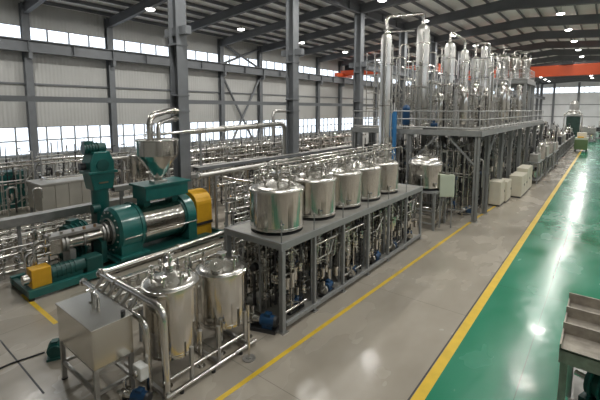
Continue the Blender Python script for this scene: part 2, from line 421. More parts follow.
# ------------------------------------------------------------------ vessel
def valve_parts(t, x, y, z, s=1.0, ax=(0, 0, 1), hm='blue', wheel=True):
    ax = Vector(ax); p = Vector((x, y, z)); side = ax.orthogonal().normalized()
    m = MB(); m.rings([(p - ax * 0.10 * s, 0.085 * s), (p - ax * 0.07 * s, 0.085 * s), (p - ax * 0.065 * s, 0.05 * s), (p, 0.075 * s), (p + ax * 0.065 * s, 0.05 * s), (p + ax * 0.07 * s, 0.085 * s), (p + ax * 0.10 * s, 0.085 * s)], 10)
    m.cyl(p, p + side * 0.17 * s, 0.022 * s, n=6)
    v = m.build('valve', 'pipe', t)
    if wheel:
        w = MB().torus(p + side * 0.17 * s, side, 0.075 * s, 0.013 * s, 10, 5)
        w.bar(p + side * 0.17 * s - ax * 0.07 * s, p + side * 0.17 * s + ax * 0.07 * s, 0.015 * s, 0.015 * s)
        w.build('handwheel', hm, v)
    return v

def vessel(name, label, cat, loc, R, h, base=0.25, dome=0.32, legs=4, seed=1, rz=0, group=None, fit=6, flat=False, manway=False, topvalve=True, rounded=False, legr=0.045, n=40, skirt=False):
    r = random.Random(seed)
    t = thing(name, label, cat, loc, rz, group)
    z0 = base; z1 = base + h
    MB().lathe([(0.06, z0 - (0.02 if flat else 0.22)), (R * 0.9, z0 - 0.03), (R, z0 + 0.02), (R, z1)], n=n).build('shell', 'steel', t)
    MB().lathe([(R, z1 - 0.04), (R + 0.035, z1 - 0.04), (R + 0.035, z1 + 0.03), (R - 0.03, z1 + 0.03)], n=n, flat=False).build('rim', 'pipe', t)
    MB().lathe([(R - 0.01, z1 + 0.02), *([(R * 0.95, z1 + dome * 0.25), (R * 0.8, z1 + dome * 0.52), (R * 0.55, z1 + dome * 0.75)] if rounded else [(R * 0.97, z1 + dome * 0.14), (R * 0.88, z1 + dome * 0.30), (R * 0.72, z1 + dome * 0.44)]), (R * 0.22, z1 + dome * 0.88), (0.15 * R, z1 + dome), (0, z1 + dome)], n=n).build('dome', 'lid', t)
    for zz in (z0 + 0.10,): MB().lathe([(R, zz - 0.012), (R + 0.008, zz), (R, zz + 0.012)], n=n).build('weld_band', 'pipe', t)
    nz = z1 + dome
    MB().cyl((0, 0, nz - 0.05), (0, 0, nz + 0.12), R * 0.15, n=16).cyl((0, 0, nz + 0.10), (0, 0, nz + 0.15), R * 0.22, n=16).torus((0, 0, nz + 0.04), (0, 0, 1), R * 0.17, 0.015, 16, 5).build('neck', 'pipe', t)
    if topvalve:
        MB().cyl((0, 0, nz + 0.15), (0, 0, nz + 0.42), 0.035, n=8).cyl((0, 0, nz + 0.25), (0, 0, nz + 0.33), 0.075, n=10).build('spindle', 'pipe', t)
        MB().torus((0, 0, nz + 0.42), (0, 0, 1), 0.10, 0.013, 12, 5).bar((-0.1, 0, nz + 0.42), (0.1, 0, nz + 0.42), 0.015, 0.015).build('handwheel', 'pipe', t)
    a0 = r.random() * 6
    for k in range(fit):
        a = a0 + k * 2 * PI / fit + r.uniform(-0.2, 0.2); q = R * r.uniform(0.55, 0.8)
        x, y = q * math.cos(a), q * math.sin(a); zb = z1 + dome * (1.0 - (q / R) * 0.72); hh = r.uniform(0.12, 0.32)
        m = MB().cyl((x, y, zb - 0.05), (x, y, zb + hh), 0.03, n=8).cyl((x, y, zb + hh - 0.03), (x, y, zb + hh), 0.06, n=10).cyl((x, y, zb + 0.08), (x, y, zb + 0.10), 0.055, n=10)
        p = m.build('port', 'pipe', t)
        if k % 2 == 0:
            MB().tube([(x, y, zb + hh), (x, y, zb + hh + 0.12), (x * 1.25, y * 1.25, zb + hh + 0.12), (x * 1.25, y * 1.25, zb + hh - 0.02)], 0.022, 6).build('port_elbow', 'pipe', p)
    if manway:
        d = Vector((0.35, -0.55, 0)); x, y = d.x * R, d.y * R; zb = z1 + dome * 0.72
        ax = Vector((0.35, -0.4, 0.9)).normalized(); c = Vector((x, y, zb))
        mw = MB().cyl(c - ax * 0.05, c + ax * 0.07, 0.17, n=20).cyl(c + ax * 0.07, c + ax * 0.10, 0.2, n=20).build('manway', 'pipe', t)
        MB().torus(c + ax * 0.14, ax, 0.05, 0.012, 10, 5).build('manway_handle', 'pipe', mw)
    dv = MB().cyl((R * 0.75, -R * 0.6, z0 + 0.2), (R * 0.75 + 0.14, -R * 0.6 - 0.11, z0 + 0.2), 0.03, n=8)
    dv.cyl((R * 0.75 + 0.10, -R * 0.6 - 0.08, z0 + 0.12), (R * 0.75 + 0.10, -R * 0.6 - 0.08, z0 + 0.3), 0.045, n=8)
    d = dv.build('drain_valve', 'pipe', t)
    MB().cyl((R * 0.75 + 0.10, -R * 0.6 - 0.08, z0 + 0.3), (R * 0.75 + 0.22, -R * 0.6 - 0.14, z0 + 0.33), 0.014, n=6).build('lever', 'blue', d)
    if skirt:
        MB().lathe([(R * 0.86, 0), (R * 0.86, z0 - 0.0)], n=n).lathe([(R * 0.98, 0.0), (R * 0.98, 0.02), (R * 0.85, 0.02)], n=n).build('skirt', 'dark', t)
    elif base > 0.05:
        for k in range(legs):
            a = PI / 4 + k * 2 * PI / legs; x, y = (R + legr * 0.4) * math.cos(a), (R + legr * 0.4) * math.sin(a)
            MB().cyl((x, y, 0.02), (x, y, z0 + min(0.35, h * 0.25)), legr, n=8).cyl((x, y, 0), (x, y, 0.02), legr * 2, n=8).build('leg', 'dull' if legr < 0.05 else 'pipe', t)
    return t

# ------------------------------------------------------------------ tank platform
PX0, PX1, PZ = -9.3, -6.95, 2.65
LEGY = [7.95, 9.5, 11.2, 13.0, 14.8, 16.6, 18.4]
def platform():
    t = thing('tank_platform', 'grey steel platform on square legs carrying five round tanks beside the thin yellow line', 'platform', (PX1, LEGY[0], 0))
    o = Vector((PX1, LEGY[0], 0))
    def L(m): m.v = [tuple(Vector(v) - o) for v in m.v]; return m
    L(MB().bx(PX0, PX1, LEGY[0] - 0.06, LEGY[-1] + 0.06, PZ - 0.04, PZ)).build('deck', 'plate', t)
    for x in (PX0, PX1): L(MB().bx(x - 0.05, x + 0.05, LEGY[0] - 0.08, LEGY[-1] + 0.08, PZ - 0.20, PZ + 0.012)).build('edge_beam', 'frame', t, bevel=0.008)
    for y in (LEGY[0], LEGY[-1]): L(MB().bx(PX0, PX1, y - 0.05, y + 0.05, PZ - 0.20, PZ + 0.011)).build('edge_beam', 'frame', t, bevel=0.008)
    for y in LEGY[1:-1]: L(MB().bx(PX0 + 0.05, PX1 - 0.05, y - 0.04, y + 0.04, PZ - 0.18, PZ - 0.045)).build('cross_beam', 'frame', t)
    for x in (PX0, PX1):
        for y in LEGY:
            w = 0.07 if (y == LEGY[0]) else 0.05
            lg = L(MB().bx(x - w, x + w, y - w, y + w, 0.02, PZ - 0.20)).build('leg', 'frame', t, bevel=0.008)
            L(MB().bx(x - w - 0.06, x + w + 0.06, y - w - 0.06, y + w + 0.06, 0, 0.02)).build('foot_plate', 'dull', lg)
            p = L(MB().cyl((x - 0.02, y, PZ), (x - 0.02, y, PZ + 0.52), 0.018, n=6)).build('edge_post', 'frame', t)
            s = L(MB().lathe([(0, -0.03), (0.03, 0), (0, 0.03)], (x - 0.02, y, PZ + 0.53), 8)).build('post_knob', 'pipe', p)
    L(MB().bx(PX1 - 0.02, PX1 + 0.08, LEGY[0] + 0.1, LEGY[-1], 0.14, 0.26)).build('base_rail', 'frame', t, bevel=0.006)
    L(MB().bx(PX0, PX1, LEGY[0] + 0.25, LEGY[-1], 0.10, 0.13)).build('pipe_shelf', 'plate', t)
    for z in (0.75, 1.55): L(MB().bx(PX0 - 0.03, PX0 + 0.03, LEGY[0], LEGY[-1], z - 0.03, z + 0.03)).build('side_rail', 'frame', t)
platform()
TY = [8.98, 10.95, 12.78, 14.45, 16.2]
nm = ['nearest and largest round steel tank on the corner of the grey platform', 'second round steel tank from the near corner of the grey platform',
      'middle one of the five round steel tanks on the grey platform', 'fourth round steel tank along the grey platform from the near corner', 'last of the five round tanks, at the far end of the grey platform']
for i, y in enumerate(TY):
    vessel('process_tank', nm[i], 'tank', (-8.06, y, PZ), 0.85 if i == 0 else 0.80, 1.20 if i == 0 else 1.22, base=0.08, dome=0.36, seed=20 + i, group='round tanks on the grey platform', fit=8, skirt=True)
for i, (x, z, r_) in enumerate(((-8.75, 4.55, 0.035), (-8.35, 4.75, 0.03), (-7.8, 4.62, 0.035), (-9.1, 4.25, 0.05))):
    x = x if i != 3 else -8.95
    t = thing('overhead_line', 'thin steel line running over the tops of the five platform tanks, %s' % ('second from the rear', 'third from the rear', 'nearest the aisle', 'rearmost and thickest')[i], 'pipe', (x, 8.9, z), 0, 'thin lines over the platform tanks')
    MB().tube([(0, 0, -0.35), (0, 0, 0), (0, 9.0, 0), (0, 9.0, -0.3)], r_, 6, bend=0.1).build('tube', 'pipe', t)
    for k in range(5): MB().cyl((0, 0.3 + 1.9 * k, 0), (0, 0.36 + 1.9 * k, 0), r_ * 1.8, n=8).cyl((0, 0.33 + 1.9 * k, 0), (0.12, 0.33 + 1.9 * k, -0.25), r_ * 0.7, n=6).build('branch', 'pipe', t)
# ------------------------------------------------------------------ foreground tanks and skid
vessel('mixing_tank', 'tall stainless tank on legs behind the big bent pipe, beside the square box tank', 'tank', (-8.05, 5.08, 0), 0.64, 1.64, base=0.60, dome=0.30, seed=3, fit=8, legr=0.06)
vessel('mixing_tank', 'stainless tank with a round hatch on its lid, between the bent pipe and the platform', 'tank', (-8.05, 6.68, 0), 0.67, 1.44, base=0.62, dome=0.30, seed=5, fit=5, legr=0.06, manway=True, topvalve=False)
def skid_rails():
    t = thing('skid_frame', 'low frame of two parallel steel rails in front of the two foreground tanks', 'frame', (-7.15, 4.3, 0))
    MB().tube([(0, 0, 0.12), (0, 2.75, 0.12)], 0.05, 10).build('lower_rail', 'pipe', t)
    MB().tube([(-0.10, 0, 0.42), (-0.10, 2.6, 0.42)], 0.04, 10).build('upper_rail', 'pipe', t)
    MB().bx(-1.9, 0.0, 0.02, 0.1, 0.06, 0.14).build('cross_rail', 'dull', t); MB().bx(-1.9, 0.0, 2.5, 2.58, 0.06, 0.14).build('cross_rail', 'dull', t); MB().bx(-1.9, 0.0, 1.5, 1.58, 0.06, 0.14).build('cross_rail', 'dull', t)
    for y in (0.75, 1.55, 2.45): MB().bx(-0.14, -0.06, y - 0.04, y + 0.04, 0, 1.05 if y > 1 else 0.9).build('post', 'dull', t)
    for y in (0.4, 1.3, 2.2): MB().cyl((0, y, 0), (0, y, 0.1), 0.05, n=8).build('foot', 'dark', t)
skid_rails()
t = thing('standpipe', 'short vertical steel pipe on a round floor flange at the end of the tank skid', 'pipe', (-6.84, 6.5, 0))
MB().cyl((0, 0, 0.02), (0, 0, 1.0), 0.035, n=10).build('tube', 'pipe', t); MB().cyl((0, 0, 0), (0, 0, 0.03), 0.17, n=16).cyl((0, 0, 0.03), (0, 0, 0.06), 0.08, n=12).build('floor_flange', 'dull', t)
MB().tube([(0, 0, 0.42), (-0.18, 0.02, 0.42), (-0.27, 0.02, 0.42)], 0.03, 8).build('side_branch', 'pipe', t)

def flanged(pts, r, name, label, group=None, m='pipe', flange=(), n=14, bend=None, supports=()):
    t = thing(name, label, 'pipe', tuple(pts[0]), 0, group); o = Vector(pts[0])
    MB().tube([Vector(p) - o for p in pts], r, n, bend).build('tube', m, t)
    for (i, f) in flange:
        a, b = Vector(pts[i]) - o, Vector(pts[i + 1]) - o; d = (b - a).normalized(); c = a.lerp(b, f)
        MB().cyl(c - d * 0.03, c + d * 0.03, r * 1.45, n=n).build('flange', m, t)
    for (x, y, z0, z1) in supports:
        MB().bx(x - 0.05 - o.x, x + 0.05 - o.x, y - 0.05 - o.y, y + 0.05 - o.y, z0 - o.z, z1 - o.z).build('support', 'frame', t)
    return t
flanged([(-10.3, 4.42, 2.1), (-7.3, 4.40, 2.1), (-7.26, 4.40, 0.0)], 0.085, 'bent_pipe', 'upper of two thick polished pipes bending down in front of the tall tank', flange=((0, 0.02), (0, 0.3), (1, 0.985)), bend=0.3)
flanged([(-11.0, 4.25, 1.72), (-7.72, 4.22, 1.72), (-7.68, 4.22, 0.55), (-7.68, 4.22, 0.0)], 0.072, 'bent_pipe', 'lower thick polished pipe running over the box tank edge and bending down', flange=((0, 0.02), (0, 0.35), (2, 0.95)), bend=0.26)
t = thing('pipe_bridge', 'row of short white clamped hoses linking the two thick polished pipes', 'hose', (-10.0, 4.33, 1.9))
for k in range(6):
    x = -0.1 + k * 0.34
    MB().tube([(x, -0.12, -0.1), (x + 0.06, -0.05, 0.06), (x + 0.05, 0.05, 0.14)], 0.05, 8).build('hose', 'clad', t)
flanged([(-10.05, 4.35, 2.16), (-10.05, 8.95, 2.22)], 0.085, 'long_pipe', 'long straight polished pipe in front of the green machine', flange=((0, 0.01), (0, 0.5), (0, 0.99)), supports=((-10.05, 6.2, 0, 2.1), (-10.05, 8.7, 0, 2.15)))

# square box tank
def box_tank():
    t = thing('box_tank', 'square stainless box tank on a low leg frame at the bottom left', 'tank', (-8.9, 3.62, 0))
    w, d = 0.92, 0.43
    MB().bx(-w, w, -d, d, 1.0, 1.88).build('body', 'panel', t, bevel=0.012)
    MB().bx(-w - 0.02, w + 0.02, -d - 0.02, d + 0.02, 1.86, 1.90).build('lid', 'panel', t, bevel=0.006)
    for x in (-w + 0.05, w - 0.05):
        for y in (-d + 0.05, d - 0.05):
            lg = MB().bx(x - 0.045, x + 0.045, y - 0.045, y + 0.045, 0.02, 1.0).build('leg', 'dull', t)
            MB().cyl((x, y, 0), (x, y, 0.03), 0.07, n=10).build('foot', 'dark', lg)
    for y in (-d + 0.05, d - 0.05): MB().bx(-w + 0.09, w - 0.09, y - 0.035, y + 0.035, 0.40, 0.47).build('rail', 'dull', t)
    for x in (-w + 0.05, w - 0.05): MB().bx(x - 0.035, x + 0.035, -d + 0.09, d - 0.09, 0.40, 0.47).build('rail', 'dull', t)
    MB().bx(-w + 0.02, w - 0.02, -d + 0.02, d - 0.02, 0.93, 1.0).build('top_frame', 'dull', t)
    p = MB().cyl((-0.35, 0.16, 1.9), (-0.35, 0.16, 2.12), 0.05, n=10).cyl((-0.35, 0.16, 1.9), (-0.35, 0.16, 1.93), 0.10, n=12).tube([(-0.35, 0.16, 2.1), (-0.1, 0.16, 2.1), (-0.1, 0.16, 1.9)], 0.035, 8).build('inlet', 'pipe', t)
    MB().torus((-0.35, 0.16, 2.16), (0, 0, 1), 0.08, 0.012, 10, 5).build('handwheel', 'pipe', p)
    MB().cyl((0.78, 0.3, 1.9), (0.78, 0.3, 1.98), 0.05, n=10).build('plug', 'dark', t)
box_tank()

# ------------------------------------------------------------------ pumps
def make_pump(m):
    t = thing('pump', 'x', 'pump')
    MB().bx(-0.36, 0.36, -0.15, 0.15, 0, 0.08).build('base', 'dark', t)
    MB().cyl((-0.05, 0, 0.24), (0.30, 0, 0.24), 0.13, n=14).bx(0.0, 0.25, -0.1, 0.1, 0.08, 0.2).bx(0.05, 0.2, -0.07, 0.07, 0.34, 0.42).build('motor', m, t)
    MB().cyl((0.30, 0, 0.24), (0.36, 0, 0.24), 0.135, 0.11, n=14).build('fan_cover', 'dark', t)
    MB().cyl((-0.25, 0, 0.24), (-0.05, 0, 0.24), 0.10, 0.08, n=12).cyl((-0.30, 0, 0.24), (-0.22, 0, 0.24), 0.15, n=16).cyl((-0.26, 0, 0.24), (-0.26, 0, 0.55), 0.04, n=8).cyl((-0.45, 0, 0.24), (-0.30, 0, 0.24), 0.045, n=8).build('casing', 'pipe', t)
    return t
pump0 = make_pump('blue'); pump0_used = [False]
def pump(loc, rz, label, s=1.0, group='blue motor pumps'):
    o = pump0 if not pump0_used[0] else copy_tree(pump0); pump0_used[0] = True
    place(o, loc, rz, label, group); o.scale = (s, s, s); return o

# ------------------------------------------------------------------ manifolds: frames of valves and pipes
def make_manifold(L, H, nr, seed, dens=1.0, hm=('blue', 'pipe', 'pipe'), depth=0.5, post=True, mats=('pipe', 'pipe', 'clad', 'dull'), tall=1.0):
    r = random.Random(seed)
    t = thing('valve_manifold', 'x', 'pipework')
    hz = [0.28, H * 0.55, H * 0.88] if H > 1.6 else [0.25, H * 0.8]
    for i, z in enumerate(hz):
        y = r.uniform(-depth / 2, depth / 2); MB().tube([(0, y, z), (L, y, z)], r.uniform(0.035, 0.06), 8).build('header', 'pipe', t)
        if r.random() < 0.7: MB().tube([(0, -y, z + 0.17), (L * r.uniform(0.5, 0.95), -y, z + 0.17), (L * 0.95, -y, z + 0.6 if z < H * 0.6 else z - 0.3)], 0.028, 6).build('header', 'clad', t)
    for k in range(nr):
        x = (k + 0.5) / nr * L + r.uniform(-0.06, 0.06); y = r.uniform(-depth / 2, depth / 2)
        rad = r.choice([0.02, 0.024, 0.03, 0.042]); top = H * (r.uniform(0.75, 1.0) if (H > 4 or k % 3) else r.uniform(1.0, tall))
        typ = r.random()
        if typ < 0.45: pts = [(x, y, 0.12), (x, y, top)]
        elif typ < 0.75: pts = [(x, y, 0.1), (x, y, top * 0.6), (x + r.uniform(-0.25, 0.25), -y, top * 0.62), (x + 0.1, -y, top)]
        else: pts = [(x, y + 0.2, top * 0.2), (x, y, top * 0.2), (x, y, top * 0.9), (x + 0.25, y, top * 0.9), (x + 0.25, y, top * 0.5)]
        rm = MB().tube(pts, rad, 7)
        for q in range(7):
            a, b = Vector(pts[0 if q < 2 or len(pts) < 4 else 2]), Vector(pts[1 if q < 2 or len(pts) < 4 else 3]); c = a.lerp(b, r.uniform(0.1, 0.9)); dd = (b - a).normalized()
            rm.cyl(c - dd * 0.025, c + dd * 0.025, rad * r.uniform(1.5, 2.3), n=8)
            if q % 2: rm.cyl(c, c + Vector((r.uniform(-0.2, 0.2), r.uniform(-0.25, 0.25), r.uniform(-0.05, 0.1))), rad * 0.7, n=6)
        rm.build('riser', r.choice(mats), t)
        if r.random() < dens:
            valve_parts(t, x, y, H * r.uniform(0.25, 0.8), r.uniform(0.9, 1.35), (0, 0, 1), r.choice(hm))
        if r.random() < dens * 0.6:
            zz = H * r.uniform(0.15, 0.55); rr = r.uniform(0.06, 0.11); hh = r.uniform(0.25, 0.5)
            MB().lathe([(0, zz), (rr, zz + 0.04), (rr, zz + hh), (rr * 1.25, zz + hh), (rr * 1.25, zz + hh + 0.04), (0, zz + hh + 0.07)], (x + 0.1, -y, 0), 10).build('filter_housing', 'steel', t)
    if post:
        for x in (0.03, L - 0.03): MB().bx(x - 0.025, x + 0.025, -0.025, 0.025, 0, H).build('post', 'frame', t)
    return t
PROTO = {}  # dark risers in some prototypes stand in for shaded gaps in the pipework
def manifold(key, loc, rz, label, group, sc=(1, 1, 1)):
    p, used = PROTO[key]
    o = copy_tree(p) if used else p; PROTO[key][1] = True
    place(o, loc, rz, label, group); o.scale = sc
    return o
for i in range(4): PROTO['u%d' % i] = [make_manifold(1.45, 2.2, 14, 100 + i, 0.9, ('blue', 'pipe', 'dark', 'pipe'), mats=('pipe', 'pipe', 'dull', 'dark')), False]
for i in range(3): PROTO['m%d' % i] = [make_manifold(2.6, 2.6, 13, 200 + i, 0.7, ('pipe', 'dark'), mats=('pipe', 'clad', 'dull', 'dark'), tall=1.3), False]
for i in range(3): PROTO['l%d' % i] = [make_manifold(2.6, 1.15, 6, 300 + i, 0.8, ('pipe', 'blue')), False]
for i in range(3): PROTO['t%d' % i] = [make_manifold(2.2, 4.5, 11, 400 + i, 0.8, ('pipe', 'blue', 'dark'), mats=('pipe', 'dark', 'dark', 'dull')), False]
for i in range(3): PROTO['d%d' % i] = [make_manifold(2.0, 3.4, 12, 500 + i, 0.6, ('pipe', 'dark'), mats=('pipe', 'pipe', 'dark', 'dull')), False]

bay = ['first bay at the near end', 'second bay', 'third bay', 'fourth bay', 'fifth bay', 'last bay at the far end']
k = 0
for i in range(6):
    y = LEGY[i] + 0.24; s = (LEGY[i + 1] - LEGY[i] - 0.48) / 1.45
    for x, rown in ((-7.28, 'aisle-side row'), (-8.1, 'middle row'), (-8.95, 'rear row')):
        manifold('u%d' % (k % 4), (x, y, 0.14), PI / 2, 'valve manifold beneath the tank platform, %s, %s' % (rown, bay[i]), 'valve manifolds under the tank platform', (s, 1, 1)); k += 1
    t = thing('shade_cylinder', 'added dark vessel for shade beneath the tank platform, %s' % bay[i], 'heat exchanger', (-8.5, y + 0.7, 0.14), 0, 'added shade vessels under the tank platform')  # added dark cylinder that makes the space under the platform read as shaded
    MB().lathe([(0, -0.62), (0.14, -0.58), (0.17, -0.45), (0.17, 0.45), (0.14, 0.58), (0, 0.62)], (0, 0, 1.25), 14, (0, 1, 0)).build('shell', 'dark', t)
    for q in (-0.42, 0.42): MB().cyl((0, q - 0.03, 1.25), (0, q + 0.03, 1.25), 0.22, n=14).build('flange', 'dull', t); MB().bx(-0.04, 0.04, q - 0.14, q - 0.08, 0, 1.12).build('leg', 'dark', t)
    pump((-7.15 if i else -7.35, y + 0.75, 0.14), PI / 2 + 0.2 * (i % 3), 'blue motor pump on the shelf under the tank platform, %s' % bay[i])
pump((-7.5, 7.72, 0), 0.35, 'large blue motor pump on the floor between the hatch tank and platform leg', 1.25)
pump((-7.62, 3.85, 0), 0.4, 'blue pump with white valve block at the foot of the bent pipes', 1.0)
t = thing('valve_block', 'white square valve block beside the bent pipe feet', 'valve', (-7.62, 4.0, 0.58))
MB().bx(-0.16, 0.16, -0.1, 0.1, 0, 0.3).build('body', 'white', t, bevel=0.02)
MB().cyl((0, -0.1, 0.15), (0, -0.16, 0.15), 0.09, n=14).build('cap', 'pipe', t)
MB().cyl((0, 0, -0.05), (0, 0, 0), 0.05, n=10).build('stub', 'pipe', t)

# ------------------------------------------------------------------ green press
def press():
    AX, AZ = -15.8, 1.42
    t = thing('screw_press', 'large green and steel screw press with drum, feed hopper and yellow guard', 'machine', (AX, 8.0, 0))
    o = Vector((AX, 8.0, 0))
    def L(m): m.v = [tuple(Vector(v) - o) for v in m.v]; return m
    def ring(prof, y, n=40): return MB().lathe(prof, (AX, y, AZ), n, (0, 1, 0))
    # skid
    for x in (AX - 0.82, AX + 1.0): L(MB().bx(x - 0.10, x + 0.10, 4.0, 12.6, 0.10, 0.36)).build('skid_beam', 'green', t, bevel=0.01)
    for y in (4.1, 6.0, 7.6, 9.4, 11.0, 12.5): L(MB().bx(AX - 0.8, AX + 0.9, y - 0.08, y + 0.08, 0.08, 0.30)).build('cross_beam', 'greendark', t)
    for x in (AX - 0.82, AX + 1.0):
        for y in (4.1, 7.0, 10.0, 12.3): L(MB().cyl((x, y, 0), (x, y, 0.07), 0.09, n=10)).build('foot', 'dark', t)
    L(MB().bx(AX - 0.9, AX + 1.1, 7.0, 11.6, 0.34, 0.42)).build('base_plate', 'greendark', t)
    # drum
    d = L(ring([(0.84, 0), (0.88, 0.0), (0.88, 2.1), (0.84, 2.1)], 8.3, 48)).build('drum', 'steel', t)
    for y in (8.34, 10.36): L(ring([(0.88, -0.05), (0.92, -0.05), (0.92, 0.05), (0.88, 0.05)], y)).build('band', 'greendark', d)
    # front housing
    L(ring([(0.45, -0.02), (0.86, 0.0), (0.99, 0.10), (0.99, 1.0), (0.9, 1.02)], 7.25, 48)).build('front_housing', 'green', t)
    L(ring([(0.99, -0.04), (1.04, -0.04), (1.04, 0.06), (0.99, 0.06)], 8.2, 48)).build('housing_rim', 'green', t)
    L(ring([(0.52, -0.09), (0.56, -0.09), (0.56, 0.04)], 7.23)).build('bolt_ring', 'dull', t)
    L(MB().prism([(7.3, 0.42), (8.2, 0.42), (8.2, 1.2), (7.3, 1.2)], AX - 0.85, AX + 0.85)).build('pedestal', 'green', t, bevel=0.03)
    L(MB().prism([(7.15, 0.40), (8.4, 0.40), (8.4, 0.52), (7.15, 0.52)], AX - 1.1, AX + 1.1)).build('pedestal_flange', 'green', t)
    for q in range(16):
        a = q * PI / 8; x, z = AX + 0.78 * math.cos(a), AZ + 0.78 * math.sin(a)
        L(MB().cyl((x, 7.2, z), (x, 7.28, z), 0.035, n=6)).build('bolt', 'dull', t)
    # barrel
    L(ring([(0.27, 0), (0.27, 1.75)], 5.45, 24)).build('barrel', 'steel', t)
    for y, r_ in ((7.16, 0.43), (7.04, 0.40), (6.92, 0.36), (6.2, 0.30), (5.55, 0.36), (5.42, 0.36)): L(ring([(0.1, -0.04), (r_, -0.04), (r_, 0.04), (0.1, 0.04)], y, 24)).build('barrel_flange', 'dull', t)
    L(MB().bx(AX - 0.26, AX + 0.26, 4.95, 5.4, AZ - 0.34, AZ + 0.3)).build('discharge_block', 'pipe', t, bevel=0.05)
    for i, (dx, dz) in enumerate(((-0.15, 0.2), (0.2, 0.1), (0.2, -0.2), (-0.1, -0.15))):
        L(MB().tube([(AX + dx, 5.0, AZ + dz), (AX + dx, 4.6 - 0.1 * i, AZ + dz), (AX + dx + 0.12, 4.6 - 0.1 * i, AZ - 0.9)], 0.07, 8).torus((AX + dx, 4.8, AZ + dz), (0, 1, 0), 0.09, 0.025, 12, 5)).build('discharge_pipe', 'pipe', t)
        L(MB().cyl((AX + dx, 4.85, AZ + dz), (AX + dx + 0.1, 4.85, AZ + dz + 0.28), 0.04, n=8)).build('clamp_bolt', 'pipe', t)
    L(MB().bx(AX - 0.22, AX + 0.34, 4.95, 6.85, AZ + 0.30, AZ + 0.40)).build('clamp_bar', 'dull', t)
    for y in (5.0, 5.4, 5.8, 6.2, 6.6): L(MB().cyl((AX + 0.2, y, AZ + 0.34), (AX + 0.2, y, AZ + 0.5), 0.06, n=8)).build('clamp_bolt', 'copper' if y > 5.9 else 'pipe', t)
    L(MB().bx(AX - 0.35, AX + 0.35, 5.6, 5.8, 0.3, AZ - 0.25)).build('barrel_stand', 'dull', t)
    L(MB().bx(AX - 0.35, AX + 0.35, 6.75, 6.95, 0.3, AZ - 0.25)).build('barrel_stand', 'greendark', t)
    # drive at the near end of the skid
    g = L(MB().bx(AX + 0.45, AX + 0.95, 4.15, 4.75, 0.36, 1.0)).build('drive_guard', 'yellow', t, bevel=0.02)
    L(MB().cyl((AX + 0.7, 4.75, 0.66), (AX + 0.7, 5.95, 0.66), 0.25, n=18).bx(AX + 0.5, AX + 0.9, 4.7, 5.8, 0.34, 0.6)).build('drive_motor', 'greendark', t)
    for y in (4.8, 4.95, 5.1, 5.25, 5.4, 5.55): L(MB().lathe([(0.24, -0.02), (0.275, -0.02), (0.275, 0.02), (0.24, 0.02)], (AX + 0.7, y, 0.66), 18, (0, 1, 0))).build('cooling_fin', 'greendark', t)
    L(MB().bx(AX + 0.42, AX + 0.98, 5.9, 6.5, 0.34, 0.9)).build('reducer', 'greendark', t, bevel=0.04)
    L(MB().cyl((AX + 0.7, 3.95, 0.66), (AX + 0.7, 4.15, 0.66), 0.17, n=16)).build('drive_shaft_end', 'pipe', t)
    # rear frame and guard
    L(ring([(0.5, 0), (0.98, 0.0), (0.98, 0.45), (0.5, 0.45)], 10.42, 40)).build('rear_housing', 'green', t)
    L(MB().prism([(10.42, 0.42), (10.87, 0.42), (10.87, 1.3), (10.42, 1.3)], AX - 0.92, AX + 0.98)).build('rear_pedestal', 'green', t, bevel=0.02)
    L(MB().cyl((AX, 10.8, AZ), (AX, 11.1, AZ), 0.3, n=20)).build('drive_hub', 'dark', t)
    gp = [(-0.75, -0.6)] + [(-0.75 * math.cos(a), 0.45 + 0.62 * math.sin(a)) for a in [i * PI / 12 for i in range(13)]] + [(0.75, -0.6)]
    L(MB().prism([(AX + a, AZ + b) for a, b in gp], 11.05, 11.95, 'xz')).build('belt_guard', 'yellow', t, bevel=0.03)
    L(MB().bx(AX - 0.70, AX + 0.70, 11.07, 11.93, 0.30, AZ - 0.62)).build('guard_base', 'yellow', t)
    L(MB().bx(AX - 0.77, AX + 0.77, 11.03, 11.97, AZ - 0.55, AZ - 0.42)).build('guard_strap', 'dark', t)
    L(MB().bx(AX + 0.2, AX + 0.55, 11.02, 11.05, AZ + 0.35, AZ + 0.6)).build('guard_plate', 'dull', t)
    L(MB().cyl((AX + 0.97, 7.4, AZ - 0.18), (AX + 0.97, 10.9, AZ - 0.18), 0.03, n=8)).build('tie_rod', 'pipe', t)
    # feed box and hopper
    L(MB().prism([(8.5, 2.55), (10.6, 2.55), (10.6, 3.12), (8.5, 3.12)], AX - 0.35, AX + 0.75)).build('feed_box', 'green', t, bevel=0.015)
    L(MB().bx(AX - 0.45, AX + 0.85, 8.4, 10.7, 3.12, 3.2)).build('feed_box_lid', 'green', t)
    for y in (8.8, 10.2): L(MB().bx(AX - 0.3, AX + 0.3, y - 0.15, y + 0.15, 2.2, 2.58)).build('feed_box_neck', 'green', t)
    L(MB().bx(AX + 0.0, AX + 0.5, 9.1, 9.7, 3.2, 3.28)).build('hopper_flange', 'clad', t)
    hx, hy = AX + 0.2, 9.45
    h = L(MB().lathe([(0.2, 3.28), (0.2, 3.42), (0.90, 4.42), (0.90, 5.08), (0.86, 5.08), (0.86, 4.44)], (hx, hy, 0), 36)).build('hopper', 'steel', t)
    L(MB().torus((hx, hy, 5.08), (0, 0, 1), 0.90, 0.035, 36, 6)).build('hopper_rim', 'pipe', h)
    L(MB().cyl((hx, hy, 5.02), (hx, hy, 5.06), 0.86, n=36)).build('hopper_cover', 'clad', h)
press()
flanged([(-15.65, 9.15, 5.06), (-15.65, 9.15, 6.12), (-16.5, 10.6, 6.35), (-16.62, 11.2, 6.35)], 0.14, 'feed_pipe', 'thick bent steel pipe rising from the hopper to the tall column', flange=((0, 0.03), (0, 0.35), (0, 0.7), (2, 0.6)), bend=0.7)
